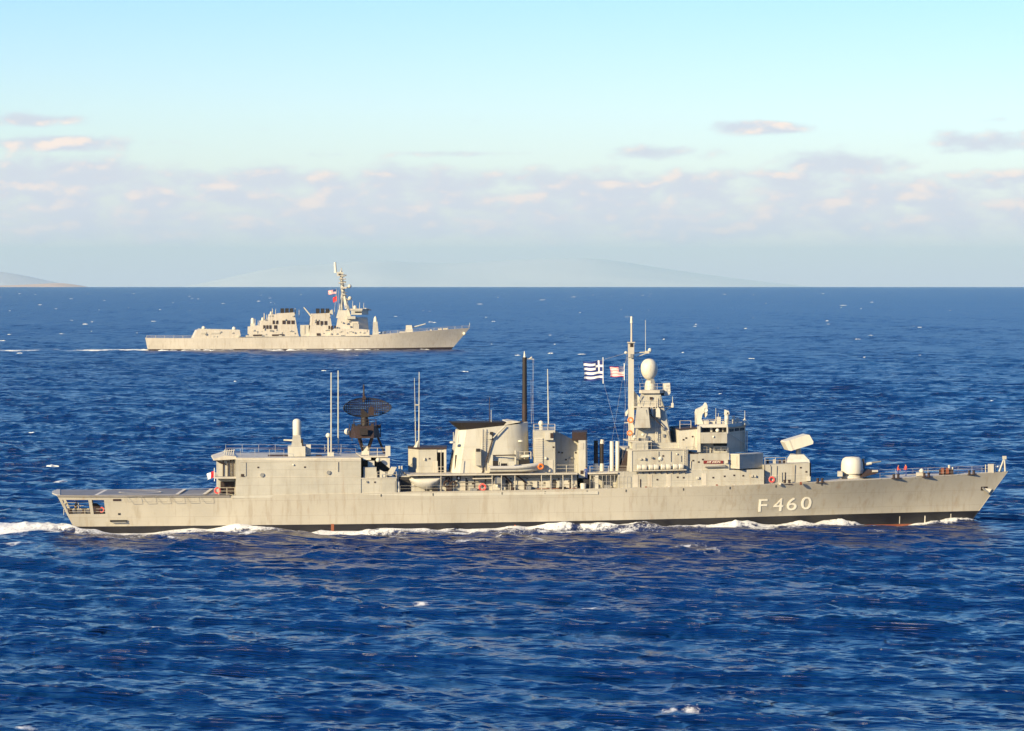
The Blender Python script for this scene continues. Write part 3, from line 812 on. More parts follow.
def search_antenna():
    """open mesh reflector, wider than high, curved, with its feed horn"""
    c0 = FRIG.p(366, 407.5, 0); ww, hh = 3.45, 1.32
    mb = MB(); yaw = R(12); cs, sn = math.cos(yaw), math.sin(yaw)
    def pt(a, b):
        y = -.55 * (a / ww) ** 2 * 1.8 + .3; return c0 + Vector((a * cs - y * sn, a * sn + y * cs, b))
    edge = [pt(ww * math.cos(t), hh * math.sin(t) * (.72 + .28 * abs(math.sin(t)))) for t in np.linspace(0, 2 * math.pi, 41)]
    for p, q in zip(edge, edge[1:]): mb.tube(p, q, .07, n=5)
    for b in np.linspace(-.85, .85, 9):
        a1 = ww * math.sqrt(max(0, 1 - b * b)); z = b * hh * (.72 + .28 * abs(b))
        ps = [pt(a, z) for a in np.linspace(-a1, a1, 15)]
        for p, q in zip(ps, ps[1:]): mb.tube(p, q, .075, n=4)
    for a in np.linspace(-.94, .94, 22):
        b1 = hh * math.sqrt(1 - a * a) * (.72 + .28 * math.sqrt(1 - a * a))
        mb.tube(pt(a * ww, -b1), pt(a * ww, b1), .065, n=4)
    mb.build('mesh_reflector', DARK, tw)
    S.prof('feed_horn', [(368.4, 416), (374, 415.5), (374.3, 408), (371, 406), (369, 409)], 1.6, .9, BROWN, tw)
    S.prof('feed_arm', [(361, 417), (369, 417), (369, 414.5), (363, 409), (361.5, 409)], .5, -.2, DARK, tw)
    S.pole('aerial_spike', (363.9, 402, 0), (363.7, 384.5, 0), .16, .09, BROWN, tw)
    S.prof('counterweight', [(362.3, 399.5), (366, 399.5), (365.5, 396), (363, 396)], .3, -.3, BROWN, tw)
search_antenna()

# --- after deckhouse between hangar and amidships
adk = S.prof('after_deckhouse', [(361, 494), (396.5, 493.2), (396.5, 478.6), (361, 478.9)], 7.02, -7.0)
S.prof('deckhouse_edge', [(361, 478.8), (397, 478.5), (397, 477.6), (361, 477.9)], 7.1, -7.0, EDGE, adk)
S.patch('deckhouse_panel', 381.5, 481, 395, 493, 7.02, GREY, adk, .06)
S.prof('painted_shade_block', [(361, 478), (389.5, 478), (389.5, 459), (361, 459)], 2.0, -6.5, DARK, adk)  # black block; the shade under the canopy is put into its colour
S.prof('deckhouse_canopy', [(361, 457.6), (388, 457.2), (388, 456), (361, 456)], 4.6, -6.5, EDGE, adk)
S.prof('slanted_screen', [(376.5, 458), (389.8, 458), (389.8, 468.5)], 4.4, 3.9, PALE, adk)
S.plan('equipment_locker', [(363.5, 6.6), (376.5, 6.6), (376.5, 4.6), (363.5, 4.6)], 478, 467.5, 6.6, GREY, adk)
S.plan('equipment_locker', [(368, 5.4), (374.5, 5.4), (374.5, 4.4), (368, 4.4)], 467.6, 461, 5.4, PALE, adk)
S.plan('vent_trunk', [(363, 4.6), (371, 4.6), (371, 3.6), (363, 3.6)], 460, 457.2, 4.6, WHITE, adk)
for x, y, r in ((378, 460, .32), (381, 473, .35), (385, 474.5, .25)):
    c = FRIG.p(x, y, 5.2); MB().ball(tuple(c), r).build('searchlight', WHITE, adk, smooth=True)
# torpedo tubes seen as pale slanted boxes under the canopy
S.prof('slanted_tube_rack', [(386.8, 475), (392.5, 467.2), (396.8, 467.2), (392, 476)], 6.2, 4.6, PALE, adk)
S.prof('tube_rack_foot', [(379.8, 477.8), (385.5, 477.8), (385.5, 472.5), (379.8, 469.8)], 6.2, 5.2, PALE, adk)
S.plan('boat_deck_post', [(385.5, 4.6), (390.5, 4.6), (390.5, 3.6), (385.5, 3.6)], 456, 446, 4.6, PALE, adk)
S.rail([tuple(FRIG.p(x, 456, 4.4)) for x in (369, 386)], 1.1, 1.1, .04, PALE, adk)
S.rail([tuple(FRIG.p(x, 478, 6.9)) for x in (377, 396.5)], .85, 1.3, .035, PALE, adk)
for x in (398.5, 401.0): S.plan('vent_post', [(x, 4.0), (x + 1.5, 4.0), (x + 1.5, 3.6), (x, 3.6)], 476, 466, 4, PALE, adk)
mb = MB(); c = FRIG.p(398.3, 490, 6.6)
mb.lathe((c.x, c.y, c.z - .4), [(.2, 0), (.26, .4), (.16, .8), (.22, 1.2), (.2, 1.5), (.02, 1.65)], 12); mb.build('mushroom_vent', WHITE, FR, smooth=True)

# --- deckhouse amidships carrying the 01 deck
mid = S.prof('midship_deckhouse', [(397, 493), (577, 490), (577, 474.2), (397, 475.8)], 5.2, -6.6)
S.prof('boat_deck', [(408, 475.9), (577.5, 474.4), (577.5, 473.2), (408, 474.7)], 6.9, -6.9, EDGE, mid)
S.patch('painted_gap_shade', 399, 477, 411, 492.7, 5.2, SHADE_DARK, mid, .04)  # flat dark plate on the wall, painted in place of shade
S.prof('dark_passage', [(577, 490.2), (589.5, 490), (589.5, 475), (577, 475)], 1.5, -6, SHADE_DARK, mid)
for x in (441, 492.2, 501.5, 515, 541.5, 551, 563, 572):
    S.pole('deck_post', (x, 492, 6.7), (x, 474.5 if x > 450 else 450, 6.7), .055, .055, EDGE, mid)
for a, b in (((504, 475.5), (511.5, 483)), ((517, 475.5), (525.5, 482.5)), ((511.5, 483), (511.5, 492)), ((525.5, 482.5), (525.5, 492))):
    S.pole('davit_stay', (*a, 6.0), (*b, 5.4), .12, .12, BROWN, mid)
sgn = S.patch('sign_board', 456.6, 475.8, 460.8, 480.6, 5.2, BROWN, mid, .08)
S.patch('sign_symbol', 457.9, 477.0, 459.6, 479.2, 5.28, CLOTHW, sgn, .05)
S.prof('bulkhead_door', [(520, 490.8), (524, 490.8), (524, 480.5), (520, 480.5)], 5.26, 5.0, PALE, mid)
for x in (533, 546, 557): S.patch('fire_locker', x, 481, x + 4.2, 487.5, 5.2, PALE, mid, .25)
for x, y, r in ((447, 484, .40), (453.5, 484, .34), (448, 479, .25)):
    c = FRIG.p(x, y, 5.6); MB().torus((c.x, c.y, c.z), r, .12, 'y', 14, 6).build('hose_reel', BROWN, mid, smooth=True)
S.patch('equipment_panel', 492.5, 485.0, 500.5, 490.8, 5.2, PALE, mid, .35)
c = FRIG.p(497.7, 485.8, 5.7); MB().ball(tuple(c), .22).build('wall_lamp', WHITE, mid, smooth=True)
S.prof('torpedo_tube_shield', [(494, 483.5), (501.6, 483.5), (501, 478), (498, 475.8), (495, 477.5)], 6.2, 5.2, STEEL, mid)
S.prof('stowage_canopy', [(473, 479.2), (492, 478.8), (492, 477.8), (473, 478.2)], 6.6, 5.2, EDGE, mid)
S.plan('deck_bin', [(483.5, 6.7), (489, 6.7), (489, 6), (483.5, 6)], 493.5, 491.3, 6.7, BROWN, mid)
S.rail([tuple(FRIG.p(x, y, 7.0)) for x, y in ((400, 492.4), (440, 491.9), (577, 489.4))], .9, 1.9, .016, PALE)
S.prof('fire_main', [(531, 489.2), (577, 488.4), (577, 487.9), (531, 488.7)], 5.5, 5.3, RED, mid)

# --- box house with the twin aerials
bh = S.plan('aerial_house', [(408.3, -.9), (418.6, 1.6), (437, 1.6), (437, -5.4), (408.3, -5.4)], 475.2, 449.2, 1.6)
S.plan('house_roof', [(408, -.9), (418.4, 1.7), (447, 1.7), (447, -5.4), (408, -5.4)], 449.3, 447.6, 1.6, BROWN, bh)
S.plan('house_alcove', [(437, -.6), (445.5, -.6), (445.5, -5.4), (437, -5.4)], 475, 449.3, 1.6, DARK, bh)
S.plan('house_corner_post', [(444, 1.6), (446.4, 1.6), (446.4, 1.0), (444, 1.0)], 476, 449.3, 1.6, PALE, bh)
S.plan('house_lintel', [(437, 1.5), (444.1, 1.5), (444.1, 1.0), (437, 1.0)], 452.3, 449.3, 1.5, PALE, bh)
S.rail([tuple(FRIG.p(x, 474.8, 1.6)) for x in (438, 446)], 1.1, 1.0, .045, PALE, bh)
tp = S.pole('twin_aerial', (415.8, 449, .2), (415.0, 404, .2), .09, .06, STEEL)
S.pole('aerial_tip', (415.0, 404, .2), (414.4, 378, .2), .04, .03, PALE, tp)
S.pole('aerial_pole', (418.9, 449, .2), (419.2, 372, .2), .10, .045, PALE, tp)
S.pole('aerial_link', (415, 405, .2), (419.2, 405, .2), .09, .09, PALE, tp)
S.pole('aerial_bracket', (415.6, 449.5, .2), (418.0, 441, .2), .42, .12, PALE, tp, 6)

# covered launch on deck below it: canvas hung in a belly
def canvas():
    mb = MB(); px = [409, 413, 418, 424, 430, 436, 441, 444]; prof = []
    for k, x in enumerate(px):
        t = k / 7; top = 477.6 - 1.2 * t + (1.5 if k == 0 else 0); sag = 478.5 + 13.0 * math.sin(min(1, t * 1.15 + .05) * math.pi) ** .7 * (.35 + .65 * min(1, t * 1.7))
        rows = []
        for j in range(8):
            u = j / 7; y = top + (sag - top) * u; bulge = 5.5 + .95 * math.sin(math.pi * min(1, u * .9 + .1)) * math.sin(math.pi * (t * .8 + .1))
            rows.append(FRIG.p(x + 1.0 * math.sin(3 * u + k), y, bulge))
        prof.append(rows)
    vs = [q for r in prof for q in r] + [Vector((q.x, q.y + .5, q.z)) for r in prof for q in r]; fs = []; n = 64
    for k in range(7):
        for j in range(7):
            a = k * 8 + j; fs.append((a, a + 8, a + 9, a + 1)); fs.append((n + a, n + a + 1, n + a + 9, n + a + 8))
    for k in range(7):
        fs.append((k * 8, n + k * 8, n + k * 8 + 8, k * 8 + 8)); fs.append((k * 8 + 7, k * 8 + 15, n + k * 8 + 15, n + k * 8 + 7))
    for j in range(7):
        fs.append((j, j + 1, n + j + 1, n + j)); fs.append((56 + j, n + 56 + j, n + 57 + j, 57 + j))
    mb.add(vs, fs).build('canvas_screen', CANVAS, FR, smooth=True)
canvas()

# --- main funnel: long casing rounded at the front, black slanting cap
def ring_plan(xa, xf, half, z, sz=0.0, n=10):
    """aft end flat with small radius, front end round; xa, xf local x"""
    pts = []
    r = half
    for k in range(n + 1):
        a = -math.pi / 2 + math.pi * k / n; pts.append((xf - r + r * math.cos(a), r * math.sin(a)))
    pts += [(xa + 1.0, half), (xa, half - 1.2), (xa, -half + 1.2), (xa + 1.0, -half)]
    return [Vector((x, y, z + sz * (x - xa))) for x, y in pts]
vF = 3.3
xa0, xf0 = FRIG.x(451.2, 2), FRIG.x(529.4, 0)
xa1, xf1 = FRIG.x(458.6, 2), FRIG.x(528.2, 0)
z0 = FRIG.h(490, 474, vF); zA = FRIG.h(458.6, 430.3, 2.2); zB = FRIG.h(505, 425.6, vF)
slope = (zB - zA) / (FRIG.x(505, vF) - xa1)
fun = MB().prism(ring_plan(xa0, xf0, 3.7, z0), ring_plan(xa1, xf1, 3.2, zA, slope)).build('funnel', PALE, FR, smooth=True)
zc = FRIG.h(470, 422.3, 2.6)
capb = ring_plan(xa1 + .25, FRIG.x(521, 0), 2.9, zA + .02, slope)
capt = [Vector((p.x, p.y, zc)) for p in ring_plan(FRIG.x(451.3, 2), FRIG.x(522.5, 0), 3.1, zc)]
cap = MB().prism(capb, capt).build('funnel_cap', DARK, fun, smooth=True)
S.prof('cap_fairing', [(504, 425.5), (515, 423), (521, 422), (512, 420.6), (507.5, 421.2)], 3.1, -3.0, PALE, fun)
for fr in (.33, .62):
    z = z0 + (zA - z0) * fr; xa = xa0 + (xa1 - xa0) * fr; xf = xf0 + (xf1 - xf0) * fr
    h = 3.7 - .5 * fr
    a = ring_plan(xa - .03, xf + .03, h + .03, z); b = [p + Vector((0, 0, .09)) for p in a]
    MB().prism(a, b).build('funnel_band', EDGE, fun, smooth=True)
mb = MB()
for x in (482, 485.6): mb.tube(FRIG.p(x - .6, 470, 3.85), FRIG.p(x + .3, 429, 3.4), .05, n=5)
for y in np.linspace(431, 469, 22): mb.tube(FRIG.p(481.7, y, 3.7), FRIG.p(485.6, y, 3.7), .035, n=4)
mb.build('funnel_ladder', EDGE, fun)
for a, b in (((486, 462), (493, 438)), ((493, 438), (505, 426)), ((482, 474), (486, 462))):
    S.pole('funnel_pipe', (*a, 3.8), (*b, 3.6), .10, .10, BROWN if a[1] > 460 else PALE, fun)
S.plan('exhaust_hood', [(475.6, 4.4), (481.2, 4.4), (481.2, 3.2), (475.6, 3.2)], 465.5, 450, 4.4, GREY, fun)
S.plan('hood_mouth', [(476.2, 4.5), (480, 4.5), (480, 3.6), (476.2, 3.6)], 451.5, 448.8, 4.4, DARK, fun)
S.prof('lamp_bracket', [(488.8, 439), (492, 439), (492, 434.5), (488.8, 434.5)], 3.9, 3.2, PALE, fun)
S.prof('lamp_box', [(490, 434.6), (493.5, 436.5), (493, 432), (490.5, 432)], 3.9, 3.3, DARK, fun)
for x, y in ((452.3, 442.3), (520.8, 441)):
    c = FRIG.p(x, y, 3.6 if x < 500 else 3.1); MB().lathe((c.x, c.y, c.z), [(.02, -.15), (.36, -.1), (.36, .1), (.02, .18)], 14).build('funnel_dome', WHITE, fun, smooth=True)
S.pole('funnel_whip', (453.5, 441, 3), (453.4, 432, 3), .05, .04, PALE, fun)
for x, y1, y0, r in ((489.5, 428, 397, .06), (491.2, 428, 410, .04)): S.pole('funnel_whip', (x, y1, 2.5), (x, y0, 2.5), r, r * .7, BROWN if y0 < 400 else PALE, fun)
S.pole('backstay_pipe', (455.2, 473, 2.8), (456, 455, 2.6), .12, .12, BROWN, fun)

# black pole mast in front of the funnel
pm = S.pole('pole_mast', (524.6, 474, -1.2), (524.6, 404, -1.2), .38, .36, BROWN, n=14)
S.pole('mast_top', (524.6, 404, -1.2), (524.6, 357.3, -1.2), .34, .31, DARK, pm, 14)
S.pole('mast_light', (524.6, 357.3, -1.2), (524.4, 351, -1.2), .17, .04, WHITE, pm)
S.pole('mast_yard', (526, 358.8, -1.2), (534, 359.2, -1.2), .07, .06, PALE, pm)
S.pole('yard_lamp', (529.5, 358.9, -1.2), (532, 357, -1.2), .10, .10, PALE, pm)
for a, b in (((533.8, 359.5, -1.2), (531.2, 436, -1)), ((532.8, 359.5, -1.2), (533.4, 436, 1)), ((531, 380, -1.2), (531.5, 472, 1))):
    S.pole('halyard', a, b, .016, .016, ROPE, pm, 4)

# --- forward uptake house: lit pier, recessed wall, after pier with a black exhaust
up_ = S.plan('uptake_house', [(533, 2.0), (534.5, 4.8), (555.3, 4.8), (555.3, -4.5), (533, -4.5)], 473.5, 430.5, 4.8)
S.plan('louvre_panel', [(534.8, 4.9), (543, 4.9), (543, 4.5), (534.8, 4.5)], 465, 438, 4.8, PALE, up_)
mb = MB()
for y in np.linspace(438.5, 463, 12): mb.prism(*[[FRIG.p(x, yy, vv) for x, yy in ((535, y + 1.2), (542.6, y + 1.2), (542.6, y), (535, y))] for vv in (4.98, 4.8)])
mb.build('louvre_blades', EDGE, up_)
S.prof('uptake_wall', [(555.2, 473.4), (579, 473), (579, 440.5), (571, 438.5), (555.2, 430.5)], 2.2, -4.5, GREY, up_)
S.plan('uptake_pier', [(578.6, 4.8), (585.6, 4.8), (587.5, 3), (587.5, -4.5), (578.6, -4.5)], 478, 440.3, 4.8, PALE, up_)
S.plan('exhaust_stub', [(572.2, 4.6), (586.2, 4.6), (587.3, 3), (587.3, -2), (572.2, -2)], 440.4, 432.3, 4.6, BROWN, up_)
S.patch('pier_louvre', 580.2, 443, 583.6, 449, 4.8, EDGE, up_, .06)
S.patch('pier_door', 580.4, 470.5, 583.4, 474, 4.8, BROWN, up_, .05)
S.plan('lamp_platform', [(545, 5.4), (553.5, 5.4), (553.5, 4.6), (545, 4.6)], 440, 432.2, 5.4, PALE, up_)
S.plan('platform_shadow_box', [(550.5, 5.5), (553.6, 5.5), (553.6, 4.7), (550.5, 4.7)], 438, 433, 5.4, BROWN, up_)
c = FRIG.p(541, 423.5, 2.5); mb = MB(); mb.ball(tuple(c), .36, 1.15); mb.build('satcom_ball', WHITE, up_, smooth=True)
S.plan('ball_stand', [(539.3, 2.8), (542.6, 2.8), (542.6, 2.2), (539.3, 2.2)], 431.5, 426, 2.8, PALE, up_)
S.pole('uptake_whip', (548.6, 431, 1.5), (547.6, 369, 1.5), .10, .055, PALE, up_)
S.rail([tuple(FRIG.p(x, 431, 4.4)) for x in (534, 555)], .95, 1.0, .04, PALE, up_)
S.rail([tuple(FRIG.p(x, 473, 4.6)) for x in (556, 577)], 1.1, 1.2, .035, PALE, up_)
c = FRIG.p(546, 458.3, 4.9); MB().ball(tuple(c), .2).build('wall_lamp', WHITE, up_, smooth=True)

# --- blast platform with vent tubes
vp = S.prof('vent_platform', [(589, 474.4), (617.9, 473.6), (617.9, 472.2), (589, 473)], 6.6, -4, EDGE)
S.plan('platform_column', [(595, 6.3), (598.5, 6.3), (598.5, 5.6), (595, 5.6)], 490, 474, 6.3, PALE, vp)
for x, y0, pinktop in ((595.9, 440.5, 0), (601.6, 443.5, 1)):
    t = S.pole('exhaust_tube', (x, 464, 2.5), (x, y0, 2.5), .29, .29, DARK, vp, 14)
    S.pole('tube_sleeve', (x, 472.8, 2.5), (x, 463.4, 2.5), .36, .34, WHITE, vp, 14)
    if pinktop: S.pole('tube_lid', (x + .3, 443.7, 2.5), (x + .8, 439.6, 2.5), .33, .26, EDGE, t, 12)
for x in (611.8, 617.5):
    t = S.pole('vent_tube', (x, 469, 2.5), (x, 441.3, 2.5), .27, .27, WHITE, vp, 14)
    S.pole('tube_foot', (x, 472.8, 2.5), (x, 468.4, 2.5), .34, .27, EDGE, vp, 14)
S.prof('deck_winch', [(619, 471.5), (625, 471.5), (624.5, 461), (622, 458.5), (620, 463)], 2.2, .5, DARK, vp)
S.rail([tuple(FRIG.p(x, 472.6, 5.6)) for x in (590, 627)], .9, 1.4, .03, PALE, vp)

# --- forward superstructure, main deck level
fs = S.prof('forward_superstructure', [(618, 489.1), (764, 485.0), (764, 469.5), (618, 472.0)], 6.3, -6.3)
S.prof('recessed_wall', [(590, 490), (618.2, 489.3), (618.2, 472.2), (590, 472.6)], 4.3, -6.3, None, fs)
for x in (623.7, 687.3): S.prof('wall_seam', [(x, 489), (x + .5, 489), (x + .5, 471.5), (x, 471.5)], 6.33, 6.2, EDGE, fs)
S.prof('wall_seam', [(619, 483.4), (764, 480.4), (764, 480.0), (619, 483.0)], 6.34, 6.2, EDGE, fs)
S.prof('deck_gutter', [(618.4, 489.3), (764, 485.2), (764, 484.4), (618.4, 488.5)], 6.42, 6.2, BROWN, fs)
S.rail([tuple(FRIG.p(x, y, 6.9)) for x, y in ((590, 489.3), (627, 488.4))], 1.9, .55, .022, EDGE, fs)
S.prof('second_level', [(632, 471.4), (688, 470.5), (688, 449.6), (632, 450.8)], 6.0, -6.0, None, fs)
S.prof('level_edge', [(631.4, 450.8), (688, 449.7), (688, 448.9), (631.4, 450)], 6.15, -6.1, EDGE, fs)
S.prof('second_level_end', [(630, 472), (632.2, 472), (632.2, 450.5), (631, 450.5)], 6.1, -6.0, PALE, fs)
S.prof('bridge_house', [(687.2, 470.6), (729.3, 469.8), (729.3, 453), (687.2, 453.6)], 5.7, -5.7, None, fs)
S.prof('wall_seam', [(687.0, 487), (687.5, 487), (687.5, 453.6), (687.0, 453.6)], 6.06, 5.6, EDGE, fs)
S.prof('level_edge', [(686.8, 453.8), (698, 453.6), (698, 453.1), (686.8, 453.3)], 5.8, 5.6, BROWN, fs)
S.prof('ladder_well', [(619, 471.5), (628, 471.5), (630, 452), (627, 451)], 3.0, -3.0, BROWN, fs)
S.prof('vent_box', [(676, 449.5), (687, 449.4), (687, 446.8), (676, 447)], 3.0, 0, BROWN, fs)
c = FRIG.p(660.2, 458.6, 6.05); MB().lathe((c.x, -6.0, c.z), [(.22, 0), (.3, -.12), (.02, -.3)], 14, 'y').build('wall_lamp', WHITE, fs, smooth=True)
# nameboard with the ship's name
nb = S.patch('name_board', 703.6, 460.6, 723.2, 463.6, 5.7, PLATE, fs, .12)
def text_mesh(txt, name, m, parent, width, height, put, depth, bold=0.0):
    cu = bpy.data.curves.new(name, 'FONT'); cu.body = txt; cu.extrude = 0.0; cu.offset = bold; cu.resolution_u = 6
    tmp = bpy.data.objects.new(name + '_source', cu); COL.objects.link(tmp)
    dg = bpy.context.evaluated_depsgraph_get(); me = bpy.data.meshes.new_from_object(tmp.evaluated_get(dg))
    bpy.data.objects.remove(tmp)
    co = np.array([v.co[:] for v in me.vertices]); mn, mx = co.min(0), co.max(0)
    import bmesh
    bm = bmesh.new(); bm.from_mesh(me)
    r = bmesh.ops.extrude_face_region(bm, geom=bm.faces[:]); up = {v for v in r['geom'] if isinstance(v, bmesh.types.BMVert)}
    for v in bm.verts:
        u = (v.co.x - mn[0]) / (mx[0] - mn[0]) * width; w = (v.co.y - mn[1]) / (mx[1] - mn[1]) * height
        v.co = put(u, w, depth if v in up else -.02)
    bmesh.ops.recalc_face_normals(bm, faces=bm.faces); bm.to_mesh(me); bm.free()
    me.materials.clear(); me.materials.append(m)
    o = bpy.data.objects.new(name, me); COL.objects.link(o); o.parent = parent
    return o
p0 = FRIG.p(706.8, 463.2, 5.82); p1 = FRIG.p(720.2, 461.0, 5.82)
text_mesh('ΑΙΓΑΙΟΝ', 'name_lettering', LETTER, nb, p1.x - p0.x, p1.z - p0.z, lambda u, w, d: Vector((p0.x + u, p0.y - d, p0.z + w)), .03, .02)
S.prof('gangway_beam', [(705, 467.4), (725.5, 466.9), (725, 464.8), (722.5, 465.4), (716, 466), (706, 466.5)], 6.2, 5.7, STEEL, fs)
# life raft rack
rk = S.prof('raft_rack', [(635.5, 471.4), (686.5, 470.3), (686.5, 469.4), (635.5, 470.5)], 7.0, 6.0, EDGE, fs)
for x in np.linspace(637, 685, 9): S.pole('rack_bracket', (x, 470.5, 6.95), (x, 473.8, 6.3), .05, .05, BROWN, rk, 5)

# --- mast tower, egg radome
mt = S.plan('mast_tower', [(634, 3.4), (672.2, 3.4), (675, -3), (634, -3)], 449.8, 428, 3.4, top=[(636, 2.9), (668.8, 2.9), (670, -2.6), (636, -2.6)], parent=FR)
S.plan('tower_upper', [(636, 2.85), (668.7, 2.85), (670, -2.6), (636, -2.6)], 428.1, 393, 2.6, None, mt, top=[(641.5, 1.7), (660.5, 1.7), (661, -1.5), (641.5, -1.5)])
S.plan('tower_step', [(653, 3.7), (679, 3.7), (679, -3), (653, -3)], 449.8, 443, 3.7, GREY, mt)
S.plan('tower_ring', [(639.5, 1.4), (642, 2.2), (660, 2.2), (664, 1.4), (664, -1.5), (639.5, -1.5)], 393.2, 390.2, 2.0, EDGE, mt)
c = FRIG.p(650.4, 390.4, 0); zz = FRIG.h(650, 380.5, 0) - c.z
MB().lathe(tuple(c), [(.82, 0), (.80, zz * .6), (.62, zz)], 18).build('radome_pedestal', PALE, mt, smooth=True)
S.prof('pedestal_gear', [(650.5, 383), (655, 384), (654, 379), (651, 378.5)], .8, .2, STEEL, mt)
c = FRIG.p(649.2, 380.2, 0); Ht = FRIG.h(649.2, 358.6, 0) - c.z; rm = (FRIG.x(657.2, 0) - FRIG.x(641.4, 0)) / 2
prof = []
for k in range(17):
    u = k / 16; t = u * math.pi
    zz_ = (1 - math.cos(t)) / 2
    prof.append((max(.01, rm * math.sin(t) ** .92 * (.95 + .24 * zz_) if k else .35), Ht * zz_))
egg = MB().lathe(tuple(c), prof, 28).build('egg_radome', WHITE, mt, smooth=True)
# sponson box on the after side with its shadow below
S.plan('tower_sponson', [(634.5, 4.6), (650.5, 4.6), (652, 2.5), (634.5, 2.5)], 427.8, 408, 4.4, None, mt, top=[(637, 4.2), (648.5, 4.2), (649.5, 2.2), (637, 2.2)])
S.plan('aft_box', [(632.5, 5.6), (648.2, 5.6), (648.2, 2.5), (632.5, 2.5)], 452, 442, 5.6, GREY, mt)
for x, y, r in ((634.8, 437.2, .28), (643, 434.8, .24)):
    c = FRIG.p(x, y, 4.0); MB().ball(tuple(c), r).build('signal_lamp', WHITE, mt, smooth=True)
S.plan('searchlight_box', [(641, 4.2), (648.5, 4.2), (648.5, 3.2), (641, 3.2)], 441, 438.5, 4.2, STEEL, mt)
S.prof('platform_floor', [(631, 442.3), (652, 442), (652, 441), (631, 441.3)], 4.8, -3, EDGE, mt)
S.prof('yard_platform', [(634.5, 407.6), (661.5, 406.8), (661.5, 405.8), (634.5, 406.6)], 2.5, -2.0, EDGE, mt)
S.pole('signal_yard', (660, 406.5, 1), (673.5, 406.5, 1), .11, .09, WHITE, mt)
S.pole('yard_brace', (664.5, 411.5, 1), (671, 407, 1), .08, .08, WHITE, mt)
S.pole('yard_whip', (672.6, 406.5, 1), (672.6, 396.5, 1), .05, .03, WHITE, mt)
S.plan('yard_lamp', [(671.4, 1.2), (673.8, 1.2), (673.8, .8), (671.4, .8)], 407.5, 403, 1.2, WHITE, mt)
S.prof('esm_bracket', [(658, 396), (665, 395.5), (665, 392), (658, 392.5)], .8, 0, BROWN, mt)
es = S.prof('esm_aerial', [(664, 395.8), (668.5, 395.8), (670.5, 393), (670, 383), (664, 383.4), (664.6, 390)], .9, 0, WHITE, mt)
S.patch('esm_window', 666, 384.6, 669, 386.8, .9, EDGE, es, .05)
S.plan('tower_lantern', [(650, 3.2), (653.4, 3.2), (653.4, 2.6), (650, 2.6)], 416.5, 407.5, 3.2, EDGE, mt)
S.patch('tower_vent', 649.8, 397, 652.6, 400, 1.75, BROWN, mt, .35)
for x, y in ((662.5, 427), (662.8, 434), (658.5, 415.5)): S.patch('tower_vent', x, y, x + 1.8, y + 3, 3.0, STEEL, mt, .35)
S.prof('radar_horn', [(656, 417), (660.5, 417.5), (660, 410), (658.5, 407.5), (656.5, 410)], 3.4, 2.6, WHITE, mt)
for a, b in (((641, 407), (652, 416)), ((652, 416), (663, 427)), ((649.5, 407), (651.8, 415.5))): S.pole('tower_cable', (*a, 3.5), (*b, 3.6), .08, .08, BROWN, mt, 5)
# foremast pole
fm = S.plan('foremast', [(628.2, 1.2), (634.4, 1.2), (634.4, -.4), (628.2, -.4)], 451, 357, 1.2, PALE, top=[(628.6, 1.0), (634.2, 1.0), (634.2, -.2), (628.6, -.2)])
S.prof('foremast_web', [(634.2, 391), (640.5, 398.5), (640.5, 410), (634.2, 410)], .6, .1, PALE, fm)
S.plan('foremast_head', [(628.4, 1.2), (634.6, 1.2), (634.6, -.4), (628.4, -.4)], 357.2, 342, 1.2, EDGE, fm)
S.patch('head_opening', 630.2, 343.6, 633.2, 347, 1.2, DARK, fm, .05)
S.patch('head_opening', 630.4, 354, 633.4, 358, 1.2, STEEL, fm, .15)
S.plan('head_plate', [(627.6, 1.4), (635.6, 1.4), (635.6, -.5), (627.6, -.5)], 343, 342, 1.4, EDGE, fm)
S.pole('topmast', (631.5, 342.5, .4), (631.5, 323, .4), .14, .12, EDGE, fm)
S.pole('topmast_aerial', (631.5, 323.2, .4), (631.5, 316.3, .4), .19, .13, WHITE, fm)
S.pole('foremast_yard', (634, 353, .4), (649, 352, .4), .09, .09, PALE, fm)
S.pole('yard_brace', (636.5, 357, .4), (647, 353, .4), .06, .06, PALE, fm)
S.pole('yard_whip', (645.5, 352, .4), (645.5, 320, .4), .035, .025, WHITE, fm)
c = FRIG.p(649.8, 350.3, .4); MB().ball(tuple(c), .26, 1.25).build('yard_dome', WHITE, fm, smooth=True)
S.plan('yard_lamp', [(646, .7), (649.6, .7), (649.6, .1), (646, .1)], 353.5, 351, .7, EDGE, fm)
c = FRIG.p(625.8, 352.6, .4); MB().ball(tuple(c), .2).build('masthead_lamp', WHITE, fm, smooth=True)
S.pole('lamp_arm', (626, 352.8, .4), (629, 353.2, .4), .05, .05, PALE, fm)
S.prof('hook_lamp', [(625.6, 416), (626.6, 416), (629.6, 409.5), (628.4, 409), (625.4, 412.5)], .6, .3, WHITE, fm)
S.pole('side_light_arm', (624.3, 422.8, 1), (630, 422.6, 1), .07, .07, WHITE, fm)
for a, b in (((634, 357, .4), (641, 391, .4)), ((636, 357, .4), (645, 391, .4)), ((633, 358, -.3), (638, 391, -.3)), ((627, 353, .4), (612, 440, 3)), ((627, 353, .4), (600, 360.5, .4)), ((627.5, 357, .4), (622, 470, 3)), ((603.3, 381, .4), (621.5, 450, 2)), ((624.4, 366, .4), (627.6, 357, .4)), ((624.4, 377, .4), (627, 450, 2)), ((603.5, 359.5, .4), (626, 353, .4))):
    S.pole('halyard', a, b, .011, .011, ROPE, fm, 4)

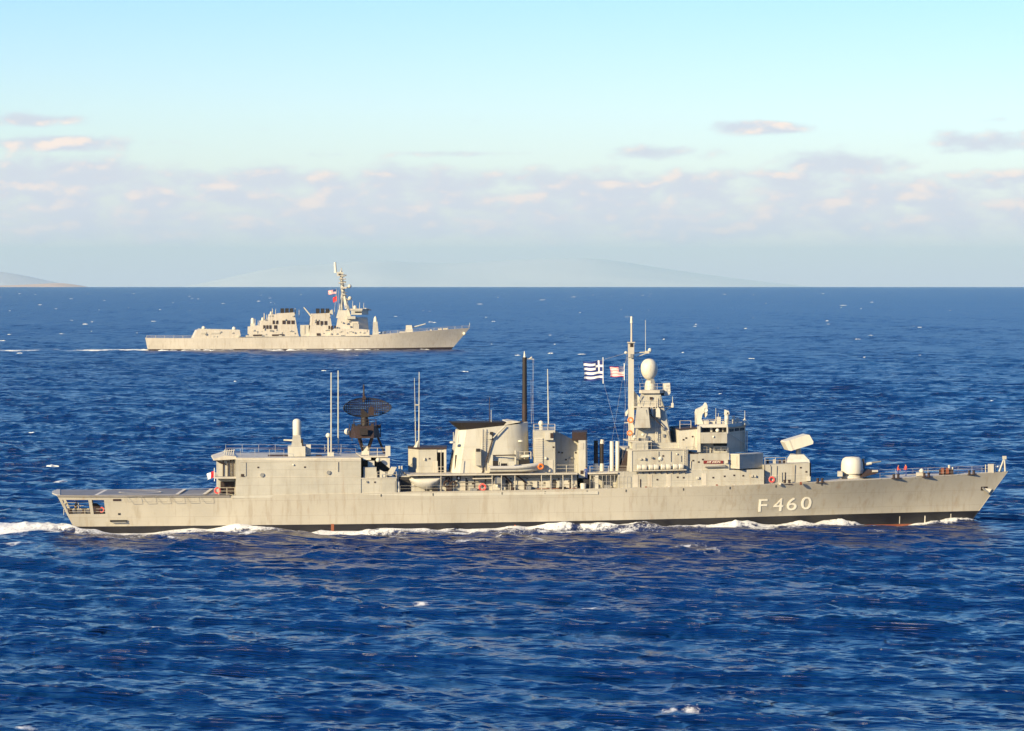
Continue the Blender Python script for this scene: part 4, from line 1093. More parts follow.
# --- bridge
br = S.prof('bridge_aft_block', [(679, 450), (698.6, 450), (698.6, 428.2), (679, 430)], 4.6, -4.6, PALE)
S.prof('aft_block_roof', [(678.5, 430), (698, 428.3), (698, 427.4), (678.5, 429)], 4.8, -4.7, BROWN, br)
S.rail([tuple(FRIG.p(x, 428.6, 4.4)) for x in (680, 691)], 1.1, 1.3, .04, PALE, br)
S.plan('corner_pillar', [(697.3, 5.9), (700.6, 5.9), (700.6, 4), (697.3, 4)], 452, 426.4, 5.9, PALE, br)
S.prof('block_pipe', [(692, 449), (693.5, 449), (694.5, 436), (693.8, 436)], 4.66, 4.5, EDGE, br)
wheel = S.plan('wheelhouse', [(700.4, 4.6), (727.3, 4.6), (745.6, -0.6), (745.6, -3.0), (727, -4.8), (700.4, -4.8)], 453.6, 426.6, 4.6)
S.plan('wheelhouse_roof', [(699, 5.4), (728.5, 5.4), (751, -.6), (751, -3.6), (728, -5.6), (699, -5.6)], 427.2, 424.2, 5.0, PALE, wheel, top=[(700, 5.1), (727.5, 5.1), (748, -.6), (748, -3.4), (727, -5.3), (700, -5.3)])
wing = S.plan('bridge_wing', [(700.8, 6.7), (727.2, 6.7), (727.2, 4.6), (700.8, 4.6)], 443.2, 432.6, 6.7, None, wheel)
for x0, x1 in ((702, 710), (712.4, 722), (723.4, 726.8)):
    S.patch('side_window', x0, 428.0, x1, 432.8, 4.6, GLASS, wheel, .04)
S.plan('wing_corner_post', [(726.6, 6.7), (728.2, 6.7), (728.2, 4.7), (726.6, 4.7)], 433.5, 426.5, 6.7, PALE, wheel)
S.patch('wing_slot', 713.6, 443.6, 727, 446.0, 4.6, DARK, wheel, .05)
S.patch('slot_frame', 713.0, 446.0, 727.4, 446.9, 4.6, PALE, wheel, .2)
def slanted_windows(n, u0, u1, y0, y1):
    """panes lying on the slanted forward face of the wheelhouse"""
    A = Vector((FRIG.x(727.3, 4.6), -4.6)); B = Vector((FRIG.x(745.6, -.6), .6)); nrm = Vector((B.y - A.y, -(B.x - A.x))).normalized()
    z1, z0_ = FRIG.h(735, y0, 2.5), FRIG.h(735, y1, 2.5)
    for k in range(n):
        a = u0 + (u1 - u0) * k / n; b = u0 + (u1 - u0) * (k + .78) / n
        p, q = A.lerp(B, a), A.lerp(B, b); o = nrm * .05; i = nrm * -.05
        lo = [Vector((*(p + o), z0_)), Vector((*(q + o), z0_)), Vector((*(q + i), z0_)), Vector((*(p + i), z0_))]
        MB().prism(lo, [v + Vector((0, 0, z1 - z0_)) for v in lo]).build('front_window', GLASS, wheel)
slanted_windows(3, .12, .98, 428.4, 431.2)
mb = MB(); 
for x, v in ((745.0, 0.2), (747.0, 0.0)): mb.tube(FRIG.p(x, 454, v), FRIG.p(x, 431, v), .09, n=6)
mb.build('front_post', PALE, wheel)
S.pole('front_rail', (729, 433, 5), (744, 443, .4), .05, .05, PALE, wheel)
c = FRIG.p(717.5, 430.4, 5.6); MB().ball(tuple(c), .27).build('wing_searchlight', WHITE, wheel, smooth=True)
S.pole('searchlight_post', (717.5, 433, 5.6), (717.5, 430.8, 5.6), .06, .06, PALE, wheel)
c = FRIG.p(713.5, 436.8, 6.75); MB().ball((c.x, c.y, c.z), .15).build('wing_lamp', WHITE, wheel, smooth=True)
# gear on the bridge roof
dr = S.prof('director_dish', [(696.2, 412.5), (697, 409.5), (702, 407.2), (704.5, 405.6), (706.2, 402.8), (707.5, 406), (707.3, 415), (705.5, 417.5), (705, 412), (702.5, 414), (701.5, 419), (703.5, 424.6), (697.5, 424.6), (696.6, 418)], 3.2, 1.8, WHITE)
MB().lathe((FRIG.x(702, 2.4), -2.4, FRIG.h(702, 425, 2.4)), [(.65, 0), (.6, .5), (.35, .6)], 14).build('director_base', PALE, dr, smooth=True)
c = FRIG.p(705.6, 410, 3.3); MB().lathe((c.x, -3.2, c.z), [(.34, 0), (.3, -.12), (.1, -.02)], 18, 'y').build('dish_face', WHITE, dr, smooth=True)
S.pole('director_post', (695.4, 425, 3), (695.2, 415, 3), .05, .05, PALE, dr)
pr = S.pole('periscope_sight', (726.8, 425, 4.4), (726.8, 411.8, 4.4), .34, .30, WHITE, n=12)
S.prof('sight_head', [(725, 415), (729.6, 414.2), (728.8, 411), (725.4, 409.8)], 4.8, 4.0, WHITE, pr)
S.patch('sight_lens', 727, 412.4, 728.4, 414, 4.8, DARK, pr, .03)
for x0, x1, y0, v in ((709.5, 715, 420.8, 3), (716.8, 721, 417.0, 3.6), (732.2, 735, 416.2, 3), (736.5, 739, 418, 2), (722.4, 724, 421, 4), (704, 709, 420.5, 3.6)):
    S.plan('roof_locker', [(x0, v), (x1, v), (x1, v - 1), (x0, v - 1)], 425, y0, v, PALE, wheel)
for x, y0 in ((715.8, 408), (718.4, 413), (744.8, 410.5)): S.pole('roof_whip', (x, 425, 2.4), (x, y0, 2.4), .05, .03, PALE, wheel)
MB().lathe(tuple(FRIG.p(744.8, 424.5, 1)), [(.6, 0), (.35, .45), (.05, .9)], 12).build('roof_dome', WHITE, wheel, smooth=True)
S.rail([tuple(FRIG.p(x, 424.4, v)) for x, v in ((703, 5.0), (727, 5.0), (744, 0.4))], .7, 1.4, .03, PALE, wheel)

# --- rotated box in front of the bridge
kb = S.plan('decoy_house', [(730.2, 5.4), (739.6, 7.3), (763.2, 4.0), (754, 1.6)], 468.6, 454.8, 6.6, GREY)
S.plan('decoy_house_lid', [(729.9, 5.4), (739.6, 7.4), (763.5, 4.0), (754, 1.5)], 455.0, 454.0, 6.6, PALE, kb)
for x, v in ((735, 5.0), (741.5, 6.2)): S.pole('house_leg', (x, 484, v), (x, 468, v), .09, .09, BROWN, kb)
S.prof('house_doorline', [(736.6, 466.5), (737.0, 466.5), (737.0, 456), (736.6, 456)], 6.85, 6.5, EDGE, kb)
S.prof('forward_lower_wall', [(729.4, 486), (764.4, 485), (764.4, 466), (729.4, 470)], 4.0, -5.5, GREY, fs)
c = FRIG.p(743.5, 479, 5); mb = MB()
vs = [FRIG.p(740, 484.5, 5.6), FRIG.p(757, 484.3, 5.6), FRIG.p(755.5, 478, 5.2), FRIG.p(750, 476.5, 5.0), FRIG.p(744, 477.5, 5.2)]
mb.prism(vs, [v + Vector((0, 1.4, 0)) for v in vs]).build('covered_winch', CANVAS, FR)
# --- launcher house and box launcher
lh = S.prof('launcher_house', [(764, 485), (809.6, 481.4), (809.6, 462.6), (764, 465)], 5.4, -5.4)
S.prof('wall_seam', [(764.2, 476.6), (809.5, 474.2), (809.5, 473.7), (764.2, 476.1)], 5.45, 5.3, EDGE, lh)
for x in (764.4, 770.4): S.prof('wall_seam', [(x, 484), (x + .5, 484), (x + .5, 465), (x, 465)], 5.44, 5.3, BROWN, lh)
S.prof('house_front', [(809.6, 481.2), (811, 481.2), (811, 463), (809.6, 462.8)], 5.2, -5.2, BROWN, lh)
for x in (766.5, 773, 778.6, 783): S.plan('roof_ventilator', [(x, 3), (x + 2.4, 3), (x + 2.4, 2), (x, 2)], 464.5, 459.5, 3, BROWN if x != 773 else PALE, lh)
S.rail([tuple(FRIG.p(x, 464, 4.8)) for x in (765, 786)], .9, 1.2, .035, PALE, lh)
ml = S.plan('missile_launcher', [(786.8, 3.4), (810, 3.4), (810, -2.2), (786.8, -2.2)], 463.4, 459.6, 3.4, WHITE, top=[(787.4, 3.0), (809, 3.0), (809, -2), (787.4, -2)])
S.plan('launcher_base', [(787.5, 2.9), (808.8, 2.9), (808.8, -1.9), (787.5, -1.9)], 459.7, 455, 2.9, WHITE, ml, top=[(790.5, 2), (804, 2), (804, -1.2), (790.5, -1.2)])
S.pole('launcher_pedestal', (798.5, 456, .5), (798.5, 448.5, .5), .40, .34, STEEL, ml, 14)
bx = S.prof('launcher_box', [(784.6, 442.6), (785.8, 441.2), (807.4, 434.6), (809.6, 435.0), (813.4, 441.6), (813, 444.0), (791.2, 450.9), (788.6, 450.4)], 1.9, -1.4, WHITE, ml)
S.prof('box_band', [(788.8, 440.3), (789.8, 440.0), (793.8, 450.0), (792.6, 450.4)], 1.95, 1.8, EDGE, ml)
S.plan('launcher_dress_locker', [(806.5, 5.6), (810.5, 5.6), (810.5, 5), (806.5, 5)], 481, 476.5, 5.6, PALE, ml)

# --- gun
cg = FRIG.p(852.2, 475.6, 0); rg = (FRIG.x(863, 0) - FRIG.x(841.2, 0)) / 2; hg = FRIG.h(852, 456.2, 0) - FRIG.h(852, 473, 0)
gz = FRIG.h(852, 472.6, 0)
gun = MB().lathe((cg.x, 0, gz - .1), [(rg * .98, 0), (rg, .3), (rg, hg * .45), (rg * .96, hg * .68), (rg * .85, hg * .86), (rg * .62, hg * .97), (rg * .02, hg)], 30).build('gun_dome', WHITE, FR, smooth=True)
MB().lathe((cg.x, 0, gz - .75), [(rg * 1.0, 0), (rg * .95, .3), (rg * .80, .34), (rg * .80, .7)], 26).build('gun_ring', EDGE, gun, smooth=True)
a = FRIG.p(861.5, 464.2, 0); b = FRIG.p(881, 461.4, 0)
MB().tube(a, b, .15, .09, 12).build('gun_barrel', STEEL, gun, smooth=True)
MB().tube(FRIG.p(865.5, 464.2, 0), FRIG.p(871.5, 463.3, 0), .24, .2, 12).build('barrel_sleeve', WHITE, gun, smooth=True)
S.prof('gun_slot', [(861.8, 469), (864.6, 468.5), (864.4, 459), (861.4, 459.5)], .5, -.5, DARK, gun)
S.plan('ready_locker', [(837.4, 2), (842.6, 2), (842.6, 0), (837.4, 0)], 476.5, 471.6, 2, PALE)
S.prof('breakwater', [(862, 477.6), (878, 473.2), (878, 470.8), (872, 470.4)], 3.2, -3.4, BROWN)
S.plan('breakwater_bracket', [(872, 3.4), (878, 3.3), (878, 3.0), (872, 3.1)], 472, 470, 3.3, PALE)

# --- foredeck
def bollard(px, py, v, m=BROWN):
    c = FRIG.p(px, py, v); mb = MB()
    for dx in (-.32, .32): mb.lathe((c.x + dx, c.y, c.z - .1), [(.2, 0), (.17, .5), (.24, .58), (.22, .66)], 10)
    mb.box((c.x, c.y, c.z - .05), (1.3, .5, .1)); mb.build('bollard', m, FR, smooth=True)
for px, py, v in ((896, 478, 4.0), (926.5, 476.6, 3.0), (971.5, 474.2, 1.3), (820, 482.2, 5.8), (787, 483.8, 6.2)): bollard(px, py, v)
S.plan('anchor_winch', [(939, 1), (953.5, 1), (953.5, -1), (939, -1)], 475.2, 469.5, 1, BROWN)
for x in (941, 946): S.plan('winch_drum', [(x, 1.2), (x + 3, 1.2), (x + 3, .8), (x, .8)], 473.6, 468.2, 1.2, RED)
S.plan('deck_chest', [(916, 2.4), (924, 2.4), (924, 1.2), (916, 1.2)], 476, 472.6, 2.4, EDGE)
c = FRIG.p(921.6, 472, 1.6); MB().lathe(tuple(c), [(.32, 0), (.36, .2), (.2, .42), (.02, .5)], 12).build('mushroom_vent', WHITE, FR, smooth=True)
for x, y0, y1, r in ((949.2, 473.5, 465, .16), (952.6, 473, 467, .1)): S.pole('fairlead_post', (x, y0, .8), (x, y1, .8), r, r, PALE)
S.rail([tuple(FRIG.p(x, y, v)) for x, y, v in ((880, 479.0, 4.6), (913, 477.4, 3.6), (958, 475, 1.9), (982, 473.2, 1.0))], .85, 2.6, .014, PALE)
S.rail([tuple(FRIG.p(x, y, v)) for x, y, v in ((878, 476.2, -4.6), (913, 474.8, -3.6), (958, 473.2, -1.9), (1000, 471.6, -.4))], .9, 2.2, .016, PALE)
S.plan('bow_locker', [(987.8, .6), (993.8, .6), (993.8, -.5), (987.8, -.5)], 473, 464.2, .6, EDGE)
for x in (985.6, 995): S.pole('bow_stanchion', (x, 473, .3), (x, 464.5, .3), .07, .07, PALE)
mb = MB(); t = FRIG.p(1004.4, 457.6, 0)
for x in (999.2, 1005.2): mb.tube(FRIG.p(x, 471.6, .1), t, .13, .10, 8)
mb.tube(FRIG.p(1000.4, 471.6, -.3), t, .08, .08, 6)
jf = mb.build('jackstaff', PALE, FR, smooth=True)
MB().box(tuple(t), (.5, .4, .45)).build('jackstaff_head', PALE, jf)
# anchor in its hawse
p = FRIG.p(986.5, 491, .9); y = -hull_side_y(p.x, p.z) - .12
anc = MB(); q = lambda px, py: Vector((FRIG.x(px, .9), y, FRIG.h(px, py, .9)))
anc.tube(q(983, 487.8), q(989.5, 493.5), .16, .16, 8)
an = anc.build('anchor_shank', STEEL, FR, smooth=True)
MB().prism([q(984.6, 488.2), q(992.6, 489.2), q(989.4, 494.4), q(988.2, 491.4)], [v + Vector((0, .2, 0)) for v in (q(984.6, 488.2), q(992.6, 489.2), q(989.4, 494.4), q(988.2, 491.4))]).build('anchor_fluke', WHITE, an)
on_hull('hawse_plate', 981.5, 486.8, 988.5, 490.6, BROWN, .04, .9)

# hull number: glyphs bent onto the plating
for ch, x0, x1, y0, y1 in (('F', 757.6, 766.2, 498.7, 511.6), ('4', 772.8, 782.8, 498.0, 511.0), ('6', 786.6, 796.6, 497.4, 510.4), ('0', 801.2, 811.6, 496.7, 509.6)):
    a = FRIG.p(x0, y1, 4.6); b = FRIG.p(x1, y0, 4.6)
    text_mesh(ch, 'hull_letter' if ch == 'F' else 'hull_digit', LETTER, FR, b.x - a.x, b.z - a.z,
              lambda u, w, d, a=a: Vector((a.x + u, -hull_side_y(a.x + u, a.z + w) - d - .01, a.z + w)), (.07), .0)

# ================================================================== things carried by the frigate
# rigid boat on its cradle
def boat():
    a = FRIG.p(489, 472.5, 5.2); b = FRIG.p(541, 470, 5.2); L = b.x - a.x
    t = thing('rigid_boat', 'small grey rigid boat lying on its cradle beside the frigate funnel', 'boat', FRIG, (a.x, -5.6, a.z - .15))
    n = 14; vs = []; fs_ = []
    for i in range(n + 1):
        u = i / n; x = u * L; w = .95 * (1 - max(0, (u - .55) / .45) ** 2.2) + .02; k = .05 + .55 * max(0, (u - .6) / .4) ** 2; sh = .82 + .38 * max(0, (u - .45) / .55) ** 1.6
        for y, z in ((0, k), (-w * .75, k + .28), (-w, sh), (w, sh), (w * .75, k + .28)): vs.append((x, y, z))
    for i in range(n):
        for j in range(5): fs_.append((i * 5 + j, i * 5 + (j + 1) % 5, i * 5 + 5 + (j + 1) % 5, i * 5 + 5 + j))
    fs_ += [(4, 3, 2, 1, 0), tuple(n * 5 + j for j in range(5))]
    MB().add(vs, fs_).build('boat_hull', PALE, t, smooth=True)
    for s in (-1, 1):
        mb = MB(); ps = []
        for i in range(n + 1):
            u = i / n; w = .95 * (1 - max(0, (u - .55) / .45) ** 2.2); sh = .82 + .38 * max(0, (u - .45) / .55) ** 1.6
            ps.append(Vector((u * L, s * w, sh + .05)))
        for p, q in zip(ps, ps[1:]): mb.tube(p, q, .24, .24, 8)
        mb.build('inflated_tube', RUBBER, t, smooth=True)
    MB().box((L * .42, 0, 1.25), (.8, .7, .9)).build('console', PALE, t)
    MB().box((L * .12, 0, 1.35), (.7, .6, .8)).build('outboard_motor', DARK, t)
    MB().box((L * .28, 0, 1.15), (.9, .5, .5)).build('seat', DARK, t)
    mb = MB()
    for y in (-.7, .7): mb.tube((L * .2, y, 1.0), (L * .22, y, 2.0), .05, n=6)
    mb.tube((L * .22, -.7, 2.0), (L * .22, .7, 2.0), .05, n=6); mb.build('roll_bar', PALE, t)
    mb = MB(); mb.torus((L * .98, -.45, .95), .32, .12, 'y', 16, 8); mb.build('bow_fender', ORANGE, t, smooth=True)
    MB().box((L * .35, 0, -.1), (L * .8, 1.0, .3)).build('cradle', BROWN, t)
boat()
S.plan('boat_davit', [(491, 4.3), (493, 4.3), (493, 3.7), (491, 3.7)], 473.5, 455, 4.3, PALE)
S.pole('davit_arm', (491.5, 455.5, 4), (515.5, 455, 4.6), .08, .08, BROWN)
S.pole('davit_arm', (515.5, 472, 4.2), (515.5, 450.5, 4.2), .12, .12, PALE)
S.rail([tuple(FRIG.p(x, 459, 3.9)) for x in (518, 531)], 1.0, .9, .05, PALE)
S.plan('boat_winch', [(519, 3.8), (530, 3.8), (530, 2.5), (519, 2.5)], 474, 460, 3.8, DARK)
S.prof('winch_motor', [(521, 457.5), (529.5, 456.8), (529, 454.8), (522, 455.4)], 4.1, 3.0, WHITE)

# life rafts
def canister():
    t = thing('life_raft', 'white life raft canister lying in the long rack under the frigate mast', 'life raft', FRIG, (0, 0, 0), 'life raft canisters in the rack under the mast')
    MB().lathe((0, 0, 0), [(.02, -.62), (.27, -.58), (.30, -.5), (.30, .5), (.27, .58), (.02, .62)], 14, 'x').build('canister', WHITE, t, smooth=True)
    mb = MB()
    for x in (-.28, .28): mb.lathe((x, 0, 0), [(.315, -.04), (.315, .04)], 14, 'x')
    mb.build('strap', EDGE, t, smooth=True)
    return t
def copy_tree(o, parent=None):
    c = o.copy(); COL.objects.link(c)
    if parent: c.parent = parent
    for ch in list(o.children): copy_tree(ch, c)
    return c
raft = canister()
for i, x in enumerate((639.5, 644.5, 651.0, 656.2, 663.2, 668.6, 675.4, 681.0)):
    o = raft if i == 0 else copy_tree(raft)
    q = FRIG.p(x, 467.4 - i * .12, 6.55); o.matrix_world = FRIG.M @ Matrix.Translation(q) @ Matrix.Rotation(R(90 if 0 else 0), 4, 'Z') @ Matrix.Diagonal((.58, 1, 1.25, 1))

# lifebuoys
def buoy(px, py, v, r, m, label):
    c = FRIG.p(px, py, v)
    t = thing('lifebuoy', label, 'lifebuoy', FRIG, tuple(c))
    MB().torus((0, 0, 0), r, r * .30, 'y').build('ring', m, t, smooth=True)
    MB().torus((0, -.02, 0), r * 1.34, r * .06, 'y').build('grab_rope', ROPE, t, smooth=True)
buoy(217.5, 490.5, 5.1, .36, REDP, 'red lifebuoy at the foot of the hangar wall beside the flight deck')
buoy(482.5, 487.2, 5.5, .42, REDP, 'red lifebuoy hung low on the deckhouse wall below the frigate funnel')
buoy(101.6, 509.8, 5.4, .30, REDP, 'red lifebuoy inside the open stern quarterdeck of the frigate')
buoy(771.8, 479.5, 5.6, .34, REDP, 'red lifebuoy on the wall below the box missile launcher')
buoy(630.5, 420.0, 1.9, .32, ORANGE, 'upper orange lifebuoy on the foot of the tall foremast')
buoy(629.8, 433.0, 1.9, .30, ORANGE, 'lower orange lifebuoy on the foot of the tall foremast')

# flags
def flag(name, label, px0, px1, y0, y1, v, pattern, rows, cols, mats, hang=0.0, ripple=.16):
    """cloth whose hoist is at px1 and whose fly streams aft to px0"""
    h0 = FRIG.p(px1, y0, v); h1 = FRIG.p(px1, y1, v); L = h0.x - FRIG.x(px0, v); Hh = h0.z - h1.z
    vs = []; fs_ = []; mi = []; nx, nz = cols, rows
    for j in range(nz + 1):
        for i in range(nx + 1):
            u, w = i / nx, j / nz
            y = ripple * u ** .6 * math.sin(u * 8.5 + w * 1.3) * 1.2
            x = -u * L * (1 - .04 * math.sin(w * 3)) - .05 * math.sin(u * 9 + 2 * w)
            z = -w * Hh - hang * u * u + .05 * Hh * math.sin(u * 7 + 1) * u
            vs.append((x, y, z))
    n = (nx + 1) * (nz + 1); th = .03
    vs += [(x, y + th, z) for x, y, z in vs]
    for j in range(nz):
        for i in range(nx):
            a = j * (nx + 1) + i; k = pattern((i + .5) / nx, (j + .5) / nz)
            fs_ += [(a, a + nx + 1, a + nx + 2, a + 1), (n + a, n + a + 1, n + a + nx + 2, n + a + nx + 1)]; mi += [k, k]
    for i in range(nx):
        a, b = i, nz * (nx + 1) + i
        fs_ += [(a, a + 1, n + a + 1, n + a), (b, n + b, n + b + 1, b + 1)]; mi += [pattern((i + .5) / nx, .01), pattern((i + .5) / nx, .99)]
    for j in range(nz):
        a, b = j * (nx + 1), j * (nx + 1) + nx
        fs_ += [(a, n + a, n + a + nx + 1, a + nx + 1), (b, b + nx + 1, n + b + nx + 1, n + b)]; mi += [pattern(.01, (j + .5) / nz), pattern(.99, (j + .5) / nz)]
    mb = MB().add(vs, fs_); mb.mi = mi
    t = thing(name, label, 'flag', FRIG, tuple(h0))
    mb.build('cloth', mats, t, smooth=True)
    MB().tube((.04, .01, .45), (.04, .01, -Hh - .5), .05, n=6).build('hoist_rope', CLOTHW, t)
def greek(u, w):
    s = int(w * 9)
    cw_ = .40
    if u < cw_ and s < 5:
        a = u / cw_; b = w * 9 / 5
        return 0 if (.4 < a < .6 or .4 < b < .6) else 1
    return 1 if s % 2 == 0 else 0
flag('greek_flag', 'blue and white striped flag with a white cross flying from the frigate halyard', 583.8, 602.8, 360.5, 380.0, .4, greek, 27, 45, [CLOTHW, CLOTHB], .25)
def american(u, w):
    s = int(w * 13)
    if u < .42 and s < 7:
        a = u / .42 * 12; b = w * 13 / 7 * 10
        i, j = int(a), int(b)
        return 0 if (a - i < .34 and b - j < .5 and (i + j) % 2 == 0 and j < 9) else 1
    return 2 if s % 2 == 0 else 0
flag('american_flag', 'small red and white striped flag with a blue corner beside the frigate foremast', 610.2, 624.0, 366.5, 376.4, .4, american, 52, 58, [CLOTHW, CLOTHB, CLOTHR], .10, .10)
flag('signal_flag', 'red and white signal flag on the aft balcony of the frigate hangar', 206.8, 214.2, 471.2, 477.5, 6.8, lambda u, w: 0 if u > .5 else 1, 8, 12, [CLOTHW, CLOTHR], .45, .1)
S.pole('flag_staff', (214.2, 478, 6.8), (214.2, 468, 6.8), .05, .04, PALE)

# ------------------------------------------------------------------ people
def person(px, py, v, face, label, shirt, trousers, lean=0.0, arms=(.15, .15), hgt=1.75, hat=None):
    """standing figure grown from a skeleton; feet on the deck at the given place"""
    c = FRIG.p(px, py, v)
    t = thing('person', label, 'person', FRIG, tuple(c))
    s = hgt / 1.75
    J = [(0, 0, .95, .125), (0, 0, 1.12, .12), (lean * .1, 0, 1.32, .145), (lean * .18, 0, 1.46, .075), (lean * .24, 0, 1.54, .06), (lean * .3, 0, 1.64, .098), (lean * .3, 0, 1.70, .075)]
    E = [(0, 1), (1, 2), (2, 3), (3, 4), (4, 5), (5, 6)]
    for sd in (-1, 1):
        b = len(J); J += [(0, .10 * sd, .88, .105), (.02, .11 * sd, .50, .072), (-.02, .115 * sd, .10, .048), (.14, .13 * sd, .045, .038)]
        E += [(0, b), (b, b + 1), (b + 1, b + 2), (b + 2, b + 3)]
        b = len(J); ar = arms[0 if sd < 0 else 1]; x0 = lean * .16
        J += [(x0, .20 * sd, 1.41, .062), (x0 + ar * .5, .26 * sd, 1.14, .046), (x0 + ar * 1.6, .24 * sd, .92 + ar * .35, .034), (x0 + ar * 1.8, .235 * sd, .83 + ar * .4, .03)]
        E += [(2, b), (b, b + 1), (b + 1, b + 2), (b + 2, b + 3)]
    me = bpy.data.meshes.new('body'); me.from_pydata([(x * s, y * s, z * s) for x, y, z, r in J], E, [])
    o = bpy.data.objects.new('body_source', me); COL.objects.link(o)
    sk = o.modifiers.new('skin', 'SKIN'); sub = o.modifiers.new('sub', 'SUBSURF'); sub.levels = 2; sub.render_levels = 2
    for k, (x, y, z, r) in enumerate(J):
        sv = me.skin_vertices[0].data[k]; sv.radius = (r * s, r * s); sv.use_root = (k == 0)
    dg = bpy.context.evaluated_depsgraph_get(); bm = bpy.data.meshes.new_from_object(o.evaluated_get(dg)); bpy.data.objects.remove(o)
    bm.materials.clear()
    for m in (SKIN, shirt, trousers, HAIR): bm.materials.append(m)
    for f in bm.polygons:
        z = f.center.z / s; r = math.hypot(f.center.x - lean * .2, f.center.y) / s
        f.use_smooth = True
        f.material_index = 3 if z < .09 else 2 if (z < .95 and r < .22) else 0 if (z > 1.50 or (z < .93 and r > .2)) else 1
    bo = bpy.data.objects.new('body', bm); COL.objects.link(bo); bo.parent = t
    hx = lean * .3 * s
    MB().lathe((hx - .015, 0, 1.655 * s), [(.112 * s, -.02), (.115 * s, .03), (.09 * s, .08), (.02, .115)], 12).build('hard_hat' if hat else 'hair', hat or HAIR, t, smooth=True)
    mb = MB(); mb.tube((hx + .085 * s, 0, 1.645 * s), (hx + .118 * s, 0, 1.615 * s), .012, .02, 6); mb.build('nose', SKIN, t)
    t.matrix_world = FRIG.M @ Matrix.Translation(c) @ Matrix.Rotation(face, 4, 'Z')
    return t
person(906.0, 476.4, 1.5, R(200), 'crew member in a red vest on the foredeck, nearer to the bow', VEST, NAVY, .15, (.12, .2))
person(898.0, 477.0, 1.8, R(-30), 'crew member in a red vest on the foredeck, nearer to the gun', VEST, NAVY, .25, (.25, .1))
c = FRIG.z(76, 510, zq); pq = FRIG.p(76, 511.3, 4.2)
pp = person(75.8, 512.5, 4.0, R(-60), 'crew member in khaki at the rail in the open stern', KHAKI, DARK, .5, (.4, .5))
q = FRIG.p(75.8, 511, 4.0); pp.matrix_world = FRIG.M @ Matrix.Translation((q.x, -4.0, zq)) @ Matrix.Rotation(R(-60), 4, 'Z')
pp = person(586, 483, 5.4, R(-100), 'crew member in blue overalls by the dark passage amidships', NAVY, NAVY, .1, (.2, .2), 1.8)
q = FRIG.p(586, 483, 3.2); pp.matrix_world = FRIG.M @ Matrix.Translation((FRIG.x(586.2, 5.2), -5.2, FRIG.h(586, 479.6, 5.2))) @ Matrix.Rotation(R(-100), 4, 'Z')
S.plan('passage_step', [(583.5, 5.9), (589, 5.9), (589, 4.4), (583.5, 4.4)], 490.3, 479.6, 5.9, SHADE_DARK)
MB().lathe(tuple(FRIG.p(583.2, 490.2, 6.3)), [(.36, 0), (.42, .75), (.40, .95), (.02, 1.0)], 14).build('deck_bollard', WHITE, FR, smooth=True)

# ================================================================== the destroyer behind
DR = thing('destroyer', 'distant pale grey warship with two stepped funnels and a raked mast near the horizon', 'warship', DEST_F)
D = Ship(DEST_F, DR, DEST)
DT = [(146.4, 338.0, 7.5, 149, 6.5), (200, 338.4, 9.2, 200, 8.6), (245, 337.6, 9.6, 245, 9.0), (300, 337.0, 9.9, 300, 9.4), (350, 336.2, 9.6, 350, 8.8), (390, 333.6, 8.6, 388, 7.0), (420, 331.4, 6.6, 414, 4.6), (448, 329.4, 3.8, 436, 2.0), (470, 327.8, .1, 451.5, .06)]
xsd = np.linspace(146.4, 470, 44); td = smooth_table(DT, xsd)
mb = MB(); Ld = 7
for sd in (-1, 1):
    b0 = len(mb.v)
    for i in range(44):
        py, bd, pw, bw = (td[k][i] for k in range(4)); top = DEST_F.p(xsd[i], py, bd); xw = DEST_F.x(pw, bw)
        for lev in (-.4, .05, .11, .35, .6, .8, 1):
            z = lev * top.z; fl = 1 + .5 * float(sstep(20, 75, np.array(xw))); b = bw + (bd - bw) * max(lev, 0) ** fl
            mb.v.append((xw + (top.x - xw) * lev, sd * b, z))
    for i in range(43):
        for j in range(Ld - 1):
            mb.f.append((b0 + i * Ld + j, b0 + i * Ld + Ld + j, b0 + i * Ld + Ld + j + 1, b0 + i * Ld + j + 1)); mb.mi.append(1 if j < 2 else 0)
h = 44 * Ld
for j in range(Ld - 1): mb.f.append((j, h + j, h + j + 1, j + 1)); mb.mi.append(1 if j < 2 else 0)
for i in range(43): mb.f.append((i * Ld + Ld - 1, i * Ld + 2 * Ld - 1, h + i * Ld + 2 * Ld - 1, h + i * Ld + Ld - 1)); mb.mi.append(0)
mb.build('hull', [DEST, BROWN], DR, smooth=True)
hg_ = D.prof('hangar', [(193, 338.6), (241, 338), (239.8, 330.4), (200, 329.4), (197, 330.4)], 8.6, -8.6)
D.prof('hangar_roof_rail', [(200, 329.5), (239.8, 330.5), (239.8, 329.9), (200, 328.9)], 8.0, -8.0, PALE, hg_)
for x, y in ((203.6, 328.0), (234, 328.6)): MB().ball(tuple(DEST_F.p(x, y, 4)), .95).build('satcom_ball', WHITE, hg_, smooth=True)
for x0, x1 in ((201, 206.5), (211, 220)): D.patch('hangar_vent', x0, 332.2, x1, 333.8, 8.6, EDGE, hg_, .3)
D.prof('upper_deck_wall', [(240, 338.2), (300, 337.6), (300, 336.6), (240, 337.2)], 9.4, -9.4, PALE, hg_)
af = D.prof('after_superstructure', [(249.2, 337.4), (299, 336.8), (297.4, 330), (294.4, 312.4), (279.2, 313.4), (277.6, 314.4), (270.2, 314.4), (269.2, 319.8), (261.2, 320.8), (260.2, 325.2), (249.4, 326.8)], 6.0, -6.0)
for i, x in enumerate((282.6, 287.2, 291.8)):
    D.plan('funnel_stack', [(x - 1.9, 3), (x + 1.9, 3), (x + 1.9, -3), (x - 1.9, -3)], 313, 308.4, 3, DARK, af)
